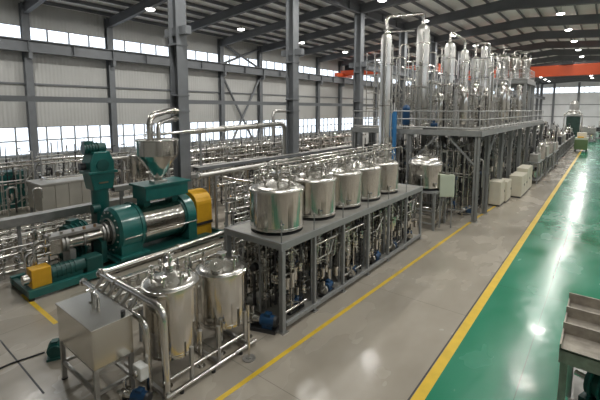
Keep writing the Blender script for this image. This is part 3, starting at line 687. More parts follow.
flanged([(-15.3, 9.35, 5.06), (-15.3, 9.35, 5.82), (-16.3, 10.7, 5.98), (-16.6, 11.2, 5.98)], 0.10, 'feed_pipe', 'thinner bent steel pipe beneath the thick one above the hopper', flange=((0, 0.05), (0, 0.4), (2, 0.5)), bend=0.6)
flanged([(-16.4, 9.3, 5.25), (-16.75, 13.0, 5.35)], 0.07, 'level_pipe', 'short level pipe passing behind the hopper rim to the column', flange=((0, 0.6),))

# tall green gearbox machine behind
def gearbox():
    t = thing('vertical_gearbox', 'tall upright green gearbox with motor on top, left of the hopper', 'machine', (-17.6, 7.75, 0))
    MB().bx(-0.5, 0.5, -0.55, 0.55, 0, 0.25).build('base', 'greendark', t)
    MB().bx(-0.28, 0.28, -0.3, 0.3, 0.25, 2.0).build('column', 'greendark', t)
    MB().lathe([(0.30, 1.9), (0.36, 2.1), (0.36, 2.9), (0.44, 3.0)], (0, 0, 0), 24).build('lower_body', 'green', t)
    MB().prism([(-0.42, 2.9), (0.42, 2.9), (0.52, 3.5), (0.52, 4.15), (0.34, 4.6), (-0.34, 4.6), (-0.52, 4.15), (-0.52, 3.5)], -0.42, 0.42).build('gear_case', 'green', t, bevel=0.05)
    MB().bx(-0.5, 0.5, -0.62, 0.62, 3.62, 3.74).build('case_flange', 'green', t, bevel=0.02)
    MB().cyl((0.42, 0.0, 4.0), (0.47, 0.0, 4.0), 0.26, n=20).build('cover', 'greendark', t)
    MB().bx(0.42, 0.44, -0.2, 0.2, 3.2, 3.26).build('badge_strip', 'copper', t)
    MB().cyl((0, -0.62, 4.72), (0, 0.3, 4.72), 0.23, n=18).build('motor', 'greendark', t)
    for y in (-0.5, -0.38, -0.26, -0.14, -0.02): MB().lathe([(0.23, -0.025), (0.27, -0.025), (0.27, 0.025), (0.23, 0.025)], (0, y, 4.72), 18, (0, 1, 0)).build('cooling_fin', 'greendark', t)
    MB().bx(-0.16, 0.16, -0.6, -0.25, 4.9, 5.06).build('terminal_box', 'greendark', t)
    MB().cyl((-0.1, -0.75, 3.95), (-0.1, -0.42, 3.95), 0.16, n=14).build('side_port', 'dark', t)
    MB().cyl((0.3, -0.5, 2.1), (0.3, -0.2, 2.1), 0.2, n=14).build('side_port', 'greendark', t)
gearbox()
def green_motor(loc, rz, label, s=1):
    t = thing('gear_motor', label, 'motor', loc, rz)
    MB().bx(-0.3, 0.3, -0.4, 0.4, 0, 0.1).build('base', 'greendark', t)
    MB().cyl((0, -0.35, 0.35), (0, 0.35, 0.35), 0.26, n=16).build('body', 'greendark', t)
    for y in (-0.2, -0.05, 0.1, 0.25): MB().lathe([(0.26, -0.02), (0.31, -0.02), (0.31, 0.02), (0.26, 0.02)], (0, y, 0.35), 16, (0, 1, 0)).build('cooling_fin', 'green', t)
    MB().cyl((0, 0.35, 0.35), (0, 0.6, 0.35), 0.06, n=8).build('shaft', 'pipe', t)
    MB().bx(-0.12, 0.12, -0.2, 0.1, 0.6, 0.74).build('terminal_box', 'greendark', t)
    t.scale = (s, s, s)
green_motor((-17.2, 6.45, 0.9), 0.3, 'round dark green motor behind the press barrel, under the upright gearbox', 1.3)
green_motor((-17.4, 6.45, 0.0), 0.3, 'dark green motor low on the floor behind the press barrel', 1.2)
t = thing('support_stand', 'squat dark steel stand under the round green motor behind the press', 'stand', (-17.2, 6.45, 0))
# (stand legs straddle the lower motor)
for x in (-0.42, 0.42):
    for y in (-0.5, 0.5): MB().bx(x - 0.04, x + 0.04, y - 0.04, y + 0.04, 0, 0.86).build('leg', 'dark', t)
MB().bx(-0.5, 0.5, -0.58, 0.58, 0.86, 0.9).build('top', 'dark', t)
green_motor((-10.9, 3.45, 0), 1.1, 'small dark green motor on the floor left of the box tank', 0.6)
t = MB().tube([(-11.25, 3.3, 0.025), (-11.4, 2.6, 0.025), (-11.35, 1.8, 0.025), (-11.5, 1.0, 0.025)], 0.022, 6).build('floor_cable', 'rubber')
tag(t, 'black cable on the floor leading to the small green motor', 'cable')

# crate tank far left
def crate_tank():
    t = thing('settling_tank', 'large rectangular grey steel tank by the windows behind the cable tray', 'tank', (-25.0, 9.2, 0))
    MB().bx(-1.1, 1.1, -1.75, 1.75, 0.8, 2.3).build('body', 'greige', t, bevel=0.01)
    MB().bx(-1.15, 1.15, -1.8, 1.8, 2.26, 2.34).build('rim', 'clad', t)
    for y in (-1.05, -0.35, 0.35, 1.05): MB().bx(1.1, 1.14, y - 0.03, y + 0.03, 0.8, 2.26).build('stiffener', 'greige', t)
    for x in (-1, 1):
        for y in (-1.65, 1.65): MB().bx(x - 0.07, x + 0.07, y - 0.07, y + 0.07, 0, 0.8).build('leg', 'frame', t)
    MB().tube([(-0.5, -1.2, 2.22), (-0.5, -1.2, 2.5), (0.4, -1.2, 2.5), (0.4, 1.2, 2.5), (0.4, 1.2, 2.24)], 0.06, 8).build('fill_pipe', 'pipe', t)
    MB().cyl((-0.5, 0.6, 2.24), (-0.5, 0.6, 2.3), 0.3, n=20).build('hatch', 'pipe', t)
crate_tank()
t = thing('teal_cabinet', 'dark teal machine cabinet by the windows at the far left', 'cabinet', (-30.0, 7.5, 0))
MB().bx(-0.5, 0.5, -0.9, 0.9, 0.1, 2.5).build('body', 'greendark', t, bevel=0.05); MB().bx(0.5, 0.52, -0.8, 0.0, 0.3, 2.3).build('door', 'green', t); MB().bx(-0.45, 0.45, -0.85, 0.85, 0, 0.1).build('plinth', 'dark', t)

# ------------------------------------------------------------------ prominent long pipes and trays
flanged([(-18.0, 12.6, 5.2), (-18.0, 20.9, 5.45), (-18.0, 21.0, 0.0)], 0.16, 'overhead_pipe', 'thick pale pipe level in front of the windows, bending down at the second column', m='clad', flange=((0, 0.02), (0, 0.33), (0, 0.66)), supports=((-18.0, 13.6, 0, 5.15),), bend=0.5)
def tray(name, label, x, y0, y1, z, w, h, m, posts):
    t = thing(name, label, 'tray', (x, y0, z))
    L = y1 - y0
    MB().bx(-w / 2, w / 2, 0, L, 0, 0.02).bx(-w / 2, -w / 2 + 0.02, 0, L, 0, h).bx(w / 2 - 0.02, w / 2, 0, L, 0, h).build('channel', m, t)
    MB().bx(-w / 2 - 0.01, w / 2 + 0.01, 0, L, h, h + 0.015).build('cover', 'dull', t)
    for y in posts:
        MB().bx(-0.06, 0.06, y - y0 - 0.06, y - y0 + 0.06, -z, 0).build('post', 'frame', t)
tray('cable_tray', 'dark covered cable tray running behind the press at the left edge', -19.0, 0.5, 12.3, 1.62, 0.5, 0.34, 'dull', (2.0, 5.0, 8.0, 11.5))
tray('cable_tray', 'long dark cable tray sloping away from the first tall column', -16.6, 12.2, 29.0, 3.25, 0.42, 0.17, 'column', (13, 16.5, 20, 24, 28))
tray('cable_tray', 'dark cable tray low behind the press drum toward the yellow guard', -18.2, 8.6, 13.5, 2.55, 0.4, 0.22, 'dull', (9.0, 13.0))
flanged([(-15.4, 11.4, 3.2), (-15.4, 33.5, 3.42)], 0.12, 'long_pipe', 'long pale pipe above the tangle, from yellow guard toward the first tower', m='clad', flange=((0, 0.005), (0, 0.3), (0, 0.6)), supports=((-15.4, 12.5, 0, 3.1), (-15.4, 18.0, 0, 3.15), (-15.4, 25.0, 0, 3.2)))
LP = [(-14.6, 12, 27, 2.75, 0.06), (-13.15, 11.5, 22.6, 2.85, 0.05), (-12.8, 11, 22.6, 2.5, 0.06), (-11.7, 10.5, 22.6, 2.75, 0.045), (-11.35, 10, 22.5, 2.45, 0.055), (-10.3, 10.4, 22.0, 2.6, 0.04),
      (-13.3, 11.5, 22.6, 1.7, 0.07), (-11.5, 10.8, 22.6, 1.35, 0.06), (-14.7, 13, 27, 1.2, 0.06),
      (-12.75, 11.6, 22.6, 0.6, 0.05), (-11.45, 10.6, 22.6, 1.9, 0.045), (-11.4, 10.8, 22.6, 0.75, 0.06), (-12.9, 11.8, 22.6, 2.1, 0.05), (-10.25, 9.4, 22.0, 1.9, 0.045), (-10.2, 9.6, 22.0, 1.2, 0.05)]
for i, (x, a, b, z, r_) in enumerate(LP):
    flanged([(x, a, z), (x, b, z)], r_, 'long_pipe', 'steel pipe %.2f m high, %.2f m left of the tank platform' % (z, -9.3 - x), 'straight pipes left of the tank platform', flange=((0, 0.02), (0, 0.35), (0, 0.7)), supports=((x, a + 1, 0, z), (x, (a + b) / 2, 0, z), (x, b - 1, 0, z)))
# cross pipes (along X) over the same tangle
for i, (y, xa, xb, z) in enumerate([(12.75, -16.2, -9.8, 3.0), (15.55, -16.2, -9.8, 3.05), (18.4, -16.2, -9.8, 2.98), (21.2, -16.2, -9.8, 3.05), (11.2, -12.0, -9.7, 2.95), (14.3, -13.2, -9.7, 3.1)]):
    flanged([(xa, y, 0.1), (xa, y, z), (xb, y, z), (xb, y, 0.3)], 0.055, 'cross_pipe', 'steel pipe crossing sideways left of the tank platform, %s from the near end' % ORD[i], 'pipes crossing left of the tank platform', flange=((1, 0.1), (1, 0.5)), bend=0.2)
# middle tangle
k = 0
ROWS = [(-10.75, 9.5, 5, 'm', 'nearest the tank platform'), (-12.15, 10.4, 5, 'm', 'second from the tank platform'), (-13.95, 12.2, 5, 'm', 'third from the tank platform'), (-15.3, 13.4, 5, 'm', 'beside the column row')]
for x, y0, n, ky, rn in ROWS:
    for i in range(n):
        manifold('%s%d' % (ky, k % 3), (x, y0 + i * 2.8, 0), PI / 2 + (0.03 if k % 2 else -0.03), 'steel pipe frame in the row %s, %s from the near end' % (rn, ORD[i]), 'pipe frames between tanks and columns'); k += 1
# low pipework between the press and the foreground tanks
for i, (x, y) in enumerate(((-12.4, 5.6), (-12.0, 8.4), (-11.1, 5.0), (-10.9, 7.6))):
    manifold('l%d' % (i % 3), (x, y, 0), PI / 2, 'low pipe frame before the green press, %s' % ('press side, near end', 'press side, far end', 'foreground tank side, near end', 'foreground tank side, far end')[i], 'low pipe frames before the press', (1, 1, 0.75))
flanged([(-13.3, 5.2, 0.35), (-13.3, 12.0, 0.4)], 0.07, 'long_pipe', 'low polished pipe on the floor along the front of the press skid', flange=((0, 0.1), (0, 0.6)))
flanged([(-9.75, 4.9, 1.0), (-9.75, 7.6, 1.0), (-9.75, 7.7, 0.1)], 0.06, 'long_pipe', 'pipe with cladding at waist height behind the two foreground tanks', m='clad', flange=((0, 0.1), (0, 0.6)), bend=0.2, supports=((-9.75, 5.2, 0, 1.0),))
# ------------------------------------------------------------------ rows toward the window wall
k = 0
for x, y0, n, ky, rn in [(-19.9, 1.2, 3, 'l', 'beside the dark tray'), (-20.3, 13.0, 7, 'm', 'just behind the columns'), (-21.2, 1.6, 3, 'l', 'in front of the grey tank'), (-17.55, 3.3, 1, 'l', 'left of the press barrel'), (-23.6, 14.2, 7, 'm', 'two rows behind the columns'),
                          (-28.4, 2.5, 14, 'm', 'in front of the windows'), (-30.8, 3.0, 14, 'm', 'against the window wall')]:
    for i in range(n):
        manifold('%s%d' % (ky, k % 3), (x, y0 + i * 3.2, 0), PI / 2, 'steel pipe frame in the row %s, %s along' % (rn, ORD[i]), 'pipe frames on the window side', (1.1, 1.2, 1.0 if ky == 'l' else (1.3 if x < -23 else 1.0))); k += 1
for i, (x, a, b, z, r_) in enumerate([(-21.15, 12.5, 36, 3.05, 0.08), (-22.9, 13, 40, 2.4, 0.09), (-24.2, 14, 44, 3.3, 0.11), (-27.0, 12.5, 48, 3.0, 0.10), (-29.2, 3, 50, 3.1, 0.08), (-31.7, 3, 52, 2.8, 0.08), (-21.6, 0.5, 12, 1.2, 0.07), (-20.4, 0.5, 12, 0.8, 0.07)]):
    flanged([(x, a, z), (x, b, z)], r_, 'long_pipe', 'long steel pipe running toward the far wall on the window side, %s of eight' % ORD[i], 'long pipes on the window side', m='clad' if i % 2 else 'pipe', flange=((0, 0.1), (0, 0.4), (0, 0.7)), supports=tuple((x, a + 1 + q * (b - a - 2) / 4, 0, z) for q in range(5)))
for i in range(9):
    vessel('small_tank', 'small round steel tank in the row near the windows, %s along' % ORD[i], 'tank', (-26.0, 14.2 + i * 3.3, 0), 0.66, 1.6, base=1.6, dome=0.3, seed=60 + i, group='small tanks near the windows', fit=3, n=20)
for i in range(4):
    vessel('small_tank', 'small round steel tank behind the tall columns, %s along' % ORD[i], 'tank', (-21.9, 15.0 + i * 4.4, 0), 0.55, 1.4, base=1.4, dome=0.25, seed=80 + i, group='small tanks behind the columns', fit=3, n=20)
flanged([(-26.5, 29.0, 3.0), (-26.5, 29.0, 6.3), (-26.5, 31.4, 6.3), (-26.5, 31.4, 5.0)], 0.16, 'gooseneck_pipe', 'dark gooseneck pipe arching up in front of the windows', m='dull', bend=0.7, supports=((-26.5, 29.0, 0, 3.0),))
for i, (x, y, h) in enumerate([(-18.5, 1.6, 2.6), (-18.5, 2.6, 2.2), (-19.6, 4.2, 2.6), (-17.9, 3.4, 1.9), (-21, 5.2, 2.9), (-21, 6.2, 2.7)]):
    flanged([(x, y, 0), (x, y, h), (x, y + 0.35, h), (x, y + 0.35, h - 0.5)], 0.045, 'hooked_pipe', 'upright pipe with hooked top at the far left, %s from the near end' % ORD[i], 'hooked upright pipes at far left', bend=0.15)

# ------------------------------------------------------------------ upper deck
DX0, DX1, DY0, DY1, DZ = -13.7, -5.45, 23.0, 50.0, 5.2
def upper_deck():
    t = thing('process_deck', 'high grey steel deck on tall legs carrying the steel towers', 'platform', (DX1, DY0, 0)); o = Vector((DX1, DY0, 0))
    def L(m): m.v = [tuple(Vector(v) - o) for v in m.v]; return m
    L(MB().bx(DX0, DX1, DY0, DY1, DZ - 0.06, DZ)).build('floor_plate', 'plate', t)
    for (a, b, c, d) in ((DX0, DX1, DY0 - 0.06, DY0 + 0.06), (DX0, DX1, DY1 - 0.06, DY1 + 0.06), (DX0 - 0.06, DX0 + 0.06, DY0, DY1), (DX1 - 0.06, DX1 + 0.06, DY0, DY1)):
        L(MB().bx(a, b, c, d, DZ - 0.28, DZ + 0.03)).build('edge_beam', 'frame', t)
    PY = [23.15, 25.5, 29.4, 32.6, 36.5, 40.5, 45.0, 49.8]
    for y in PY:
        L(MB().bx(DX0, DX1, y - 0.06, y + 0.06, DZ - 0.3, DZ - 0.07)).build('cross_beam', 'frame', t)
        for x in (DX1 - 0.15, -9.6, DX0 + 0.15):
            w = 0.13
            lg = L(MB().bx(x - w, x + w, y - w, y - w + 0.03, 0.03, DZ - 0.3).bx(x - w, x + w, y + w - 0.03, y + w, 0.03, DZ - 0.3).bx(x - 0.02, x + 0.02, y - w, y + w, 0.03, DZ - 0.3)).build('leg', 'frame', t)
            L(MB().bx(x - 0.2, x + 0.2, y - 0.2, y + 0.2, 0, 0.03)).build('foot_plate', 'dull', lg)
    for y in (23.15, 29.4, 36.5):
        for (xa, xb) in ((DX1 - 0.3, DX1 - 1.8), (-9.4, -7.9)):
            L(MB().bar((xa, y, DZ - 1.9), (xb, y, DZ - 0.35), 0.09, 0.09)).build('brace', 'frame', t)
    for (ya, yb) in ((25.6, 27.2), (32.7, 34.2), (40.6, 42)):
        L(MB().bar((DX1 - 0.15, ya, DZ - 1.9), (DX1 - 0.15, yb, DZ - 0.35), 0.09, 0.09)).build('brace', 'frame', t)
    return t
upper_deck()
def railing(label, pts, loc, step=1.1, h=1.1):
    t = thing('guard_rail', label, 'railing', loc); o = Vector(loc)
    for z in (0.12, 0.62, h): MB().tube([Vector((x, y, loc[2] + z)) - o for x, y in pts], 0.033 if z > 0.2 else 0.05, 6, bend=0.05).build('rail', 'railing', t)
    for (x0, y0), (x1, y1) in zip(pts, pts[1:]):
        n = max(1, round(math.hypot(x1 - x0, y1 - y0) / step))
        for i in range(n):
            f = i / n; x, y = x0 + (x1 - x0) * f - o.x, y0 + (y1 - y0) * f - o.y
            MB().cyl((x, y, 0), (x, y, h), 0.03, n=6).build('baluster', 'railing', t)
    x, y = pts[-1]; MB().cyl((x - o.x, y - o.y, 0), (x - o.x, y - o.y, h), 0.03, n=6).build('baluster', 'railing', t)
railing('grey guard rail around the front and aisle edge of the high deck', [(DX0 + 0.1, DY0 + 0.1), (DX1 - 0.1, DY0 + 0.1), (DX1 - 0.1, DY1 - 0.1)], (DX1 - 0.1, DY0 + 0.1, DZ + 0.03))

# towers
def tower(label, x, y, z0, z1, R, seed, hat='dome', group='steel towers', m='tower', platform_ring=False):
    r = random.Random(seed); t = thing('distillation_tower', label, 'tower', (x, y, z0), 0, group); h = z1 - z0
    MB().lathe([(R, 0.3), (R, h)], n=24).build('shell', m, t)
    MB().lathe([(R, h), (R * 0.85, h + R * 0.55), (R * 0.35, h + R * 0.95), (R * 0.32, h + R * 1.25), (0, h + R * 1.25)], n=24).build('top_head', m, t)
    MB().lathe([(R * 1.1, 0), (R * 1.1, 0.04), (R * 0.95, 0.05), (R * 0.95, 0.32), (R, 0.34)], n=24).build('skirt', 'dull', t)
    for f in (0.2, 0.42, 0.64, 0.86): MB().lathe([(R, -0.05), (R * 1.12, -0.05), (R * 1.12, 0.05), (R, 0.05)], (0, 0, h * f), 24).build('flange_ring', 'pipe', t)
    for k in range(6):
        a = r.random() * 6.28; z = h * r.uniform(0.1, 0.95); d = Vector((math.cos(a), math.sin(a), 0))
        MB().cyl(d * R * 0.9 + Vector((0, 0, z)), d * (R + 0.16) + Vector((0, 0, z)), 0.05, n=8).cyl(d * (R + 0.13) + Vector((0, 0, z)), d * (R + 0.17) + Vector((0, 0, z)), 0.09, n=8).build('nozzle', 'pipe', t)
    for a in (0.5, 2.6):
        d = Vector((math.cos(a - 1.6), math.sin(a - 1.6), 0)) * (R + 0.14)
        MB().tube([d + Vector((0, 0, 0.3)), d + Vector((0, 0, h * 0.97)), Vector((0, 0, h * 0.97)) + d * 0.5], 0.04, 6, bend=0.12).build('down_pipe', 'pipe', t)
    return t
TW = [('lowest footed steel tower standing on the floor in front of the high deck', -10.0, 20.4, 0, 10.4, 0.30, 'a'), ('thickest steel tower on the front of the high deck, second from the left', -10.0, 25.8, DZ, 11.7, 0.40, 'b'),
      ('third steel tower from the left on the high deck', -9.6, 30.2, DZ, 11.1, 0.38, 'c'), ('slim fourth steel tower from the left on the high deck', -9.4, 33.3, DZ, 11.0, 0.30, 'd'),
      ('left one of the tight tower trio at the middle of the high deck', -9.1, 35.4, DZ, 10.6, 0.30, 'e'), ('middle one of the tight tower trio on the high deck', -8.6, 36.2, DZ, 11.6, 0.26, 'f'), ('right one of the tight tower trio on the high deck', -8.4, 37.4, DZ, 10.9, 0.32, 'g')]
for i, a in enumerate(TW): tower(a[0], a[1], a[2], a[3], a[4], a[5], 40 + i)
flanged([(-10.0, 20.4, 10.75), (-10.0, 20.4, 11.55), (-10.0, 25.75, 12.75), (-10.0, 25.8, 12.1)], 0.10, 'vapour_pipe', 'bent vapour pipe joining the tops of the two front towers', bend=0.5, flange=((0, 0.1), (1, 0.3)))
flanged([(-10.3, 20.6, 10.2), (-10.3, 21.2, 10.9), (-10.4, 25.2, 11.6)], 0.06, 'vapour_pipe', 'thinner straight pipe just under the arched vapour pipe between front towers', bend=0.3)
flanged([(-9.6, 30.2, 11.5), (-9.6, 30.2, 12.2), (-9.4, 33.3, 12.0), (-9.4, 33.3, 11.3)], 0.10, 'vapour_pipe', 'bent pipe joining the third and fourth tower tops', bend=0.4)
flanged([(-9.1, 35.4, 10.9), (-9.1, 35.4, 12.0), (-8.5, 37.4, 12.2), (-8.4, 37.4, 11.2)], 0.10, 'vapour_pipe', 'arched pipe over the tight tower trio', bend=0.5)
for i, (x, y, z1, r_) in enumerate([(-11.3, 25.2, 10.8, 0.05), (-11.0, 24.0, 9.8, 0.05), (-10.9, 27.6, 11.2, 0.06), (-10.6, 28.6, 10.6, 0.05), (-10.4, 31.6, 11.2, 0.06), (-10.2, 32.2, 10.4, 0.05), (-9.0, 31.6, 10.2, 0.05), (-8.9, 34.2, 9.6, 0.06),
                                   (-9.6, 36.6, 11.0, 0.06), (-9.4, 38.4, 10.9, 0.08), (-8.8, 39.4, 11.6, 0.06), (-8.4, 40.6, 10.4, 0.06), (-9.3, 40.0, 10.8, 0.1), (-8.2, 42.0, 9.3, 0.07), (-12.4, 24.2, 9.0, 0.05), (-12.9, 26.0, 9.6, 0.06)]):
    flanged([(x, y, DZ), (x, y, z1), (x + 0.5, y + 0.2, z1), (x + 0.5, y + 0.2, z1 - 1.2)], r_, 'riser_pipe', 'thin hooked riser pipe on the high deck, %s from the left front' % ORD[i], 'thin riser pipes on the high deck', bend=0.25, flange=((0, 0.2), (0, 0.5), (0, 0.8)), n=8)
rr = random.Random(99)
for i in range(20):
    x = rr.uniform(-12.5, -6.4); y = 23.9 + 19.0 * (i + rr.random() * 0.8) / 20; z1 = DZ + rr.uniform(2.2, 5.6); r_ = rr.uniform(0.035, 0.07)
    a = rr.uniform(-0.5, 0.5)
    flanged([(x, y, DZ), (x, y, z1), (x + a, y + 0.4, z1), (x + a, y + 0.4, z1 - rr.uniform(0.6, 2.0))], r_, 'riser_pipe', 'slim bent pipe among the towers on the high deck, %s from the front' % ORD[i], 'slim pipes among the towers', bend=0.2, flange=((0, 0.15), (0, 0.4), (0, 0.62), (0, 0.85)), n=8)
# upper maintenance frame around the trio
t = thing('service_scaffold', 'open grey pipe frame around the tight tower trio', 'frame', (-8.8, 36.4, DZ))
for x in (-1.2, 1.2):
    for y in (-1.7, 1.9): MB().bx(x - 0.04, x + 0.04, y - 0.04, y + 0.04, 0, 5.6).build('post', 'frame', t)
for z in (2.0, 3.8, 5.4):
    for x in (-1.2, 1.2): MB().bx(x - 0.03, x + 0.03, -1.7, 1.9, z, z + 0.08).build('rail', 'frame', t)
    for y in (-1.7, 1.9): MB().bx(-1.2, 1.2, y - 0.03, y + 0.03, z, z + 0.08).build('rail', 'frame', t)
# clutter on the deck
k = 0
for x, n, rn, z in [(-7.0, 8, 'aisle side'), (-9.0, 0, ''), (-11.9, 7, 'window side')] and [(-7.2, 8, 'aisle side', 0), (-11.8, 8, 'window side', 0), (-8.6, 3, 'middle', 0)]:
    for i in range(n):
        y = 23.8 + i * 3.1
        manifold('d%d' % (k % 3), (x, y, DZ), PI / 2, 'tall pipe frame on the high deck, %s row, %s from the front' % (rn, ORD[i]), 'pipe frames on the high deck', (1.25, 1.4, 0.72 if x == -7.2 else 0.95)); k += 1
# condensers on deck
def condenser(label, x, y, z, L=2.2, R=0.22):
    t = thing('condenser', label, 'heat exchanger', (x, y, z))
    MB().lathe([(0, 0.3), (R * 0.7, 0.35), (R, 0.5), (R, 0.5 + L), (R * 0.7, 0.65 + L), (0, 0.7 + L)], n=16).build('shell', 'steel', t)
    for zz in (0.6, 0.4 + L): MB().cyl((0, 0, zz - 0.04), (0, 0, zz + 0.04), R * 1.3, n=16).build('flange', 'pipe', t)
    for a in (0, 2.1, 4.2): MB().bx(R * math.cos(a) - 0.03, R * math.cos(a) + 0.03, R * math.sin(a) - 0.03, R * math.sin(a) + 0.03, 0, 0.6).build('leg', 'dull', t)
for i, (x, y, L) in enumerate([(-8.2, 24.2, 1.6), (-6.8, 24.3, 1.9), (-7.6, 26.6, 2.2), (-7.4, 29.2, 2.5), (-7.3, 32.0, 2.2), (-6.6, 34.2, 2.8), (-6.9, 37.5, 2.6), (-6.5, 40.5, 2.8)]):
    condenser('slim upright steel condenser on the high deck, %s from the front edge' % ORD[i], x, y, DZ, L)
for i in range(7):
    x, y = (-8.85, 24.9 + 3.45 * i)
    t = thing('shade_vessel', 'added dark vessel for shade under the high deck, %s from the front' % ORD[i], 'vessel', (x, y, 0), 0, 'added shade vessels under the high deck')  # added big dark vessel, deepening the shade below the deck
    MB().lathe([(0, 0.9), (0.38, 1.0), (0.54, 1.25), (0.54, 3.2), (0.38, 3.5), (0.1, 3.6), (0.1, 3.9), (0, 3.9)], n=20).build('shell', 'dull', t)
    for a in (0.5, 2.1, 3.7, 5.2): MB().bx(0.5 * math.cos(a) - 0.05, 0.5 * math.cos(a) + 0.05, 0.5 * math.sin(a) - 0.05, 0.5 * math.sin(a) + 0.05, 0, 1.3).build('leg', 'dull', t)
    MB().cyl((0, 0, 2.0), (0.75, 0, 2.0), 0.12, n=10).cyl((0.72, 0, 2.0), (0.78, 0, 2.0), 0.2, n=12).build('nozzle', 'pipe', t)
for i, (x, y) in enumerate(((-12.9, 25.2), (-12.0, 28.4), (-11.6, 31.8))):
    t = thing('pipe_lattice', 'open lattice of thin pipes on the high deck behind the front towers, %s' % ('nearest the front', 'middle one', 'farthest one')[i], 'pipework', (x, y, DZ), 0, 'pipe lattices on the high deck')
    for a in (-0.6, 0, 0.6):
        for b in (-0.6, 0.6): MB().cyl((a, b, 0), (a, b, 5.2 - 0.5 * i), 0.035, n=6).build('upright', 'pipe', t)
    for z in (1.3, 2.4, 3.5, 4.4):
        for b in (-0.6, 0.6): MB().cyl((-0.6, b, z), (0.6, b, z), 0.03, n=6).build('cross_pipe', 'pipe', t)
    MB().tube([(-0.3, 0, 0), (-0.3, 0, 4.8), (0.3, 0, 4.8), (0.3, 0, 1.0)], 0.07, 8).build('loop_pipe', 'pipe', t)
# blue frame and blue motors near the deck front
t = thing('blue_post', 'bright blue steel post with bracket standing in front of the high deck', 'post', (-10.35, 22.55, 0))
MB().bx(-0.09, 0.09, -0.09, 0.09, 0, 6.3).build('post', 'bluesteel', t); MB().bx(-0.7, -0.12, -0.1, 0.1, 4.75, 5.25).build('bracket', 'bluesteel', t)
MB().bx(-0.45, -0.12, -0.08, 0.08, 5.3, 6.2).build('gusset', 'bluesteel', t); MB().bx(-0.22, 0.22, -0.22, 0.22, 0, 0.04).build('foot', 'bluesteel', t)
t = thing('blue_tank', 'upright blue cylinder on the high deck beside the blue post', 'tank', (-10.2, 23.9, DZ))
MB().lathe([(0, 0.2), (0.2, 0.25), (0.24, 0.35), (0.24, 1.35), (0.14, 1.5), (0, 1.55)], n=16).build('body', 'blue', t)
for a in (0, 2.1, 4.2): MB().bx(0.16 * math.cos(a) - 0.03, 0.16 * math.cos(a) + 0.03, 0.16 * math.sin(a) - 0.03, 0.16 * math.sin(a) + 0.03, 0, 0.3).build('leg', 'dark', t)
pump((-8.6, 24.0, DZ), 0.4, 'blue motor pump on the high deck near its front rail', 1.3)
pump((-6.4, 24.6, 0), 0.6, 'blue motor pump under the high deck beside its corner leg', 1.3)
pump((-6.3, 34.0, 0), 0.2, 'blue motor pump behind the cream cabinets under the high deck', 2.0)
pump((-7.4, 25.0, 0), 1.6, 'blue motor pump under the high deck behind the round tank', 1.4)
# under the deck
k = 0
for x, n, rn in [(-6.2, 6, 'aisle side'), (-7.9, 9, 'second'), (-10.6, 7, 'third'), (-12.6, 7, 'window side')]:
    for i in range(n):
        y = 23.8 + i * 2.9
        if x == -6.2: y = 26.0 + i * 4.0
        manifold('t%d' % (k % 3), (x, y, 0), PI / 2, 'tall pipe frame under the high deck, %s row, %s from the front' % (rn, ORD[i]), 'pipe frames under the high deck', (1.15, 1.3, 1.0)); k += 1
for i in range(3):
    manifold('t%d' % i, (-13.0 + i * 2.5, 23.6, 0), 0, 'tall pipe frame at the front edge under the high deck, %s from the left' % ORD[i], 'pipe frames under the high deck', (1.1, 1, 1))
# sixth tank on its own stand
t = thing('tank_stand', 'grey steel stand with four legs under the round tank before the high deck', 'stand', (-7.75, 21.0, 0))
MB().bx(-0.95, 0.95, -0.95, 0.95, 1.97, 2.07).build('top_frame', 'frame', t)
for x in (-0.88, 0.88):
    for y in (-0.88, 0.88): MB().bx(x - 0.05, x + 0.05, y - 0.05, y + 0.05, 0, 1.97).build('leg', 'frame', t)
for z in (0.3, 1.0):
    for y in (-0.88, 0.88): MB().bx(-0.88, 0.88, y - 0.03, y + 0.03, z, z + 0.06).build('rail', 'frame', t)
vessel('process_tank', 'round domed steel tank on its own stand in front of the high deck', 'tank', (-7.75, 21.0, 2.07), 0.93, 1.25, base=0.12, dome=0.58, seed=33, rounded=True, fit=6, skirt=True)
for i, (x, y) in enumerate(((-8.5, 20.2), (-7.0, 20.2), (-7.0, 21.6))):
    manifold('u%d' % i, (x, y, 0), PI / 2, 'pipe frame under the domed tank before the high deck, %s' % ('rear', 'aisle side, near half', 'aisle side, far half')[i], 'pipe frames below the domed tank', (0.6, 0.6, 0.75))
# control cabinet on posts
t = thing('control_cabinet', 'pale green control cabinet on posts beside the domed tank', 'cabinet', (-6.55, 21.0, 0), 0.5)
MB().bx(-0.38, 0.38, -0.16, 0.16, 1.75, 2.95).build('box', 'palegreen', t, bevel=0.02)
MB().bx(-0.34, 0.34, -0.18, -0.16, 1.82, 2.9).build('door', 'palegreen', t)
for x in (-0.3, 0.3): MB().bx(x - 0.03, x + 0.03, -0.03, 0.03, 0, 1.75).build('post', 'frame', t)
MB().bx(-0.1, 0.1, -0.1, 0.1, 2.95, 3.05).build('gland_box', 'pipe', t)

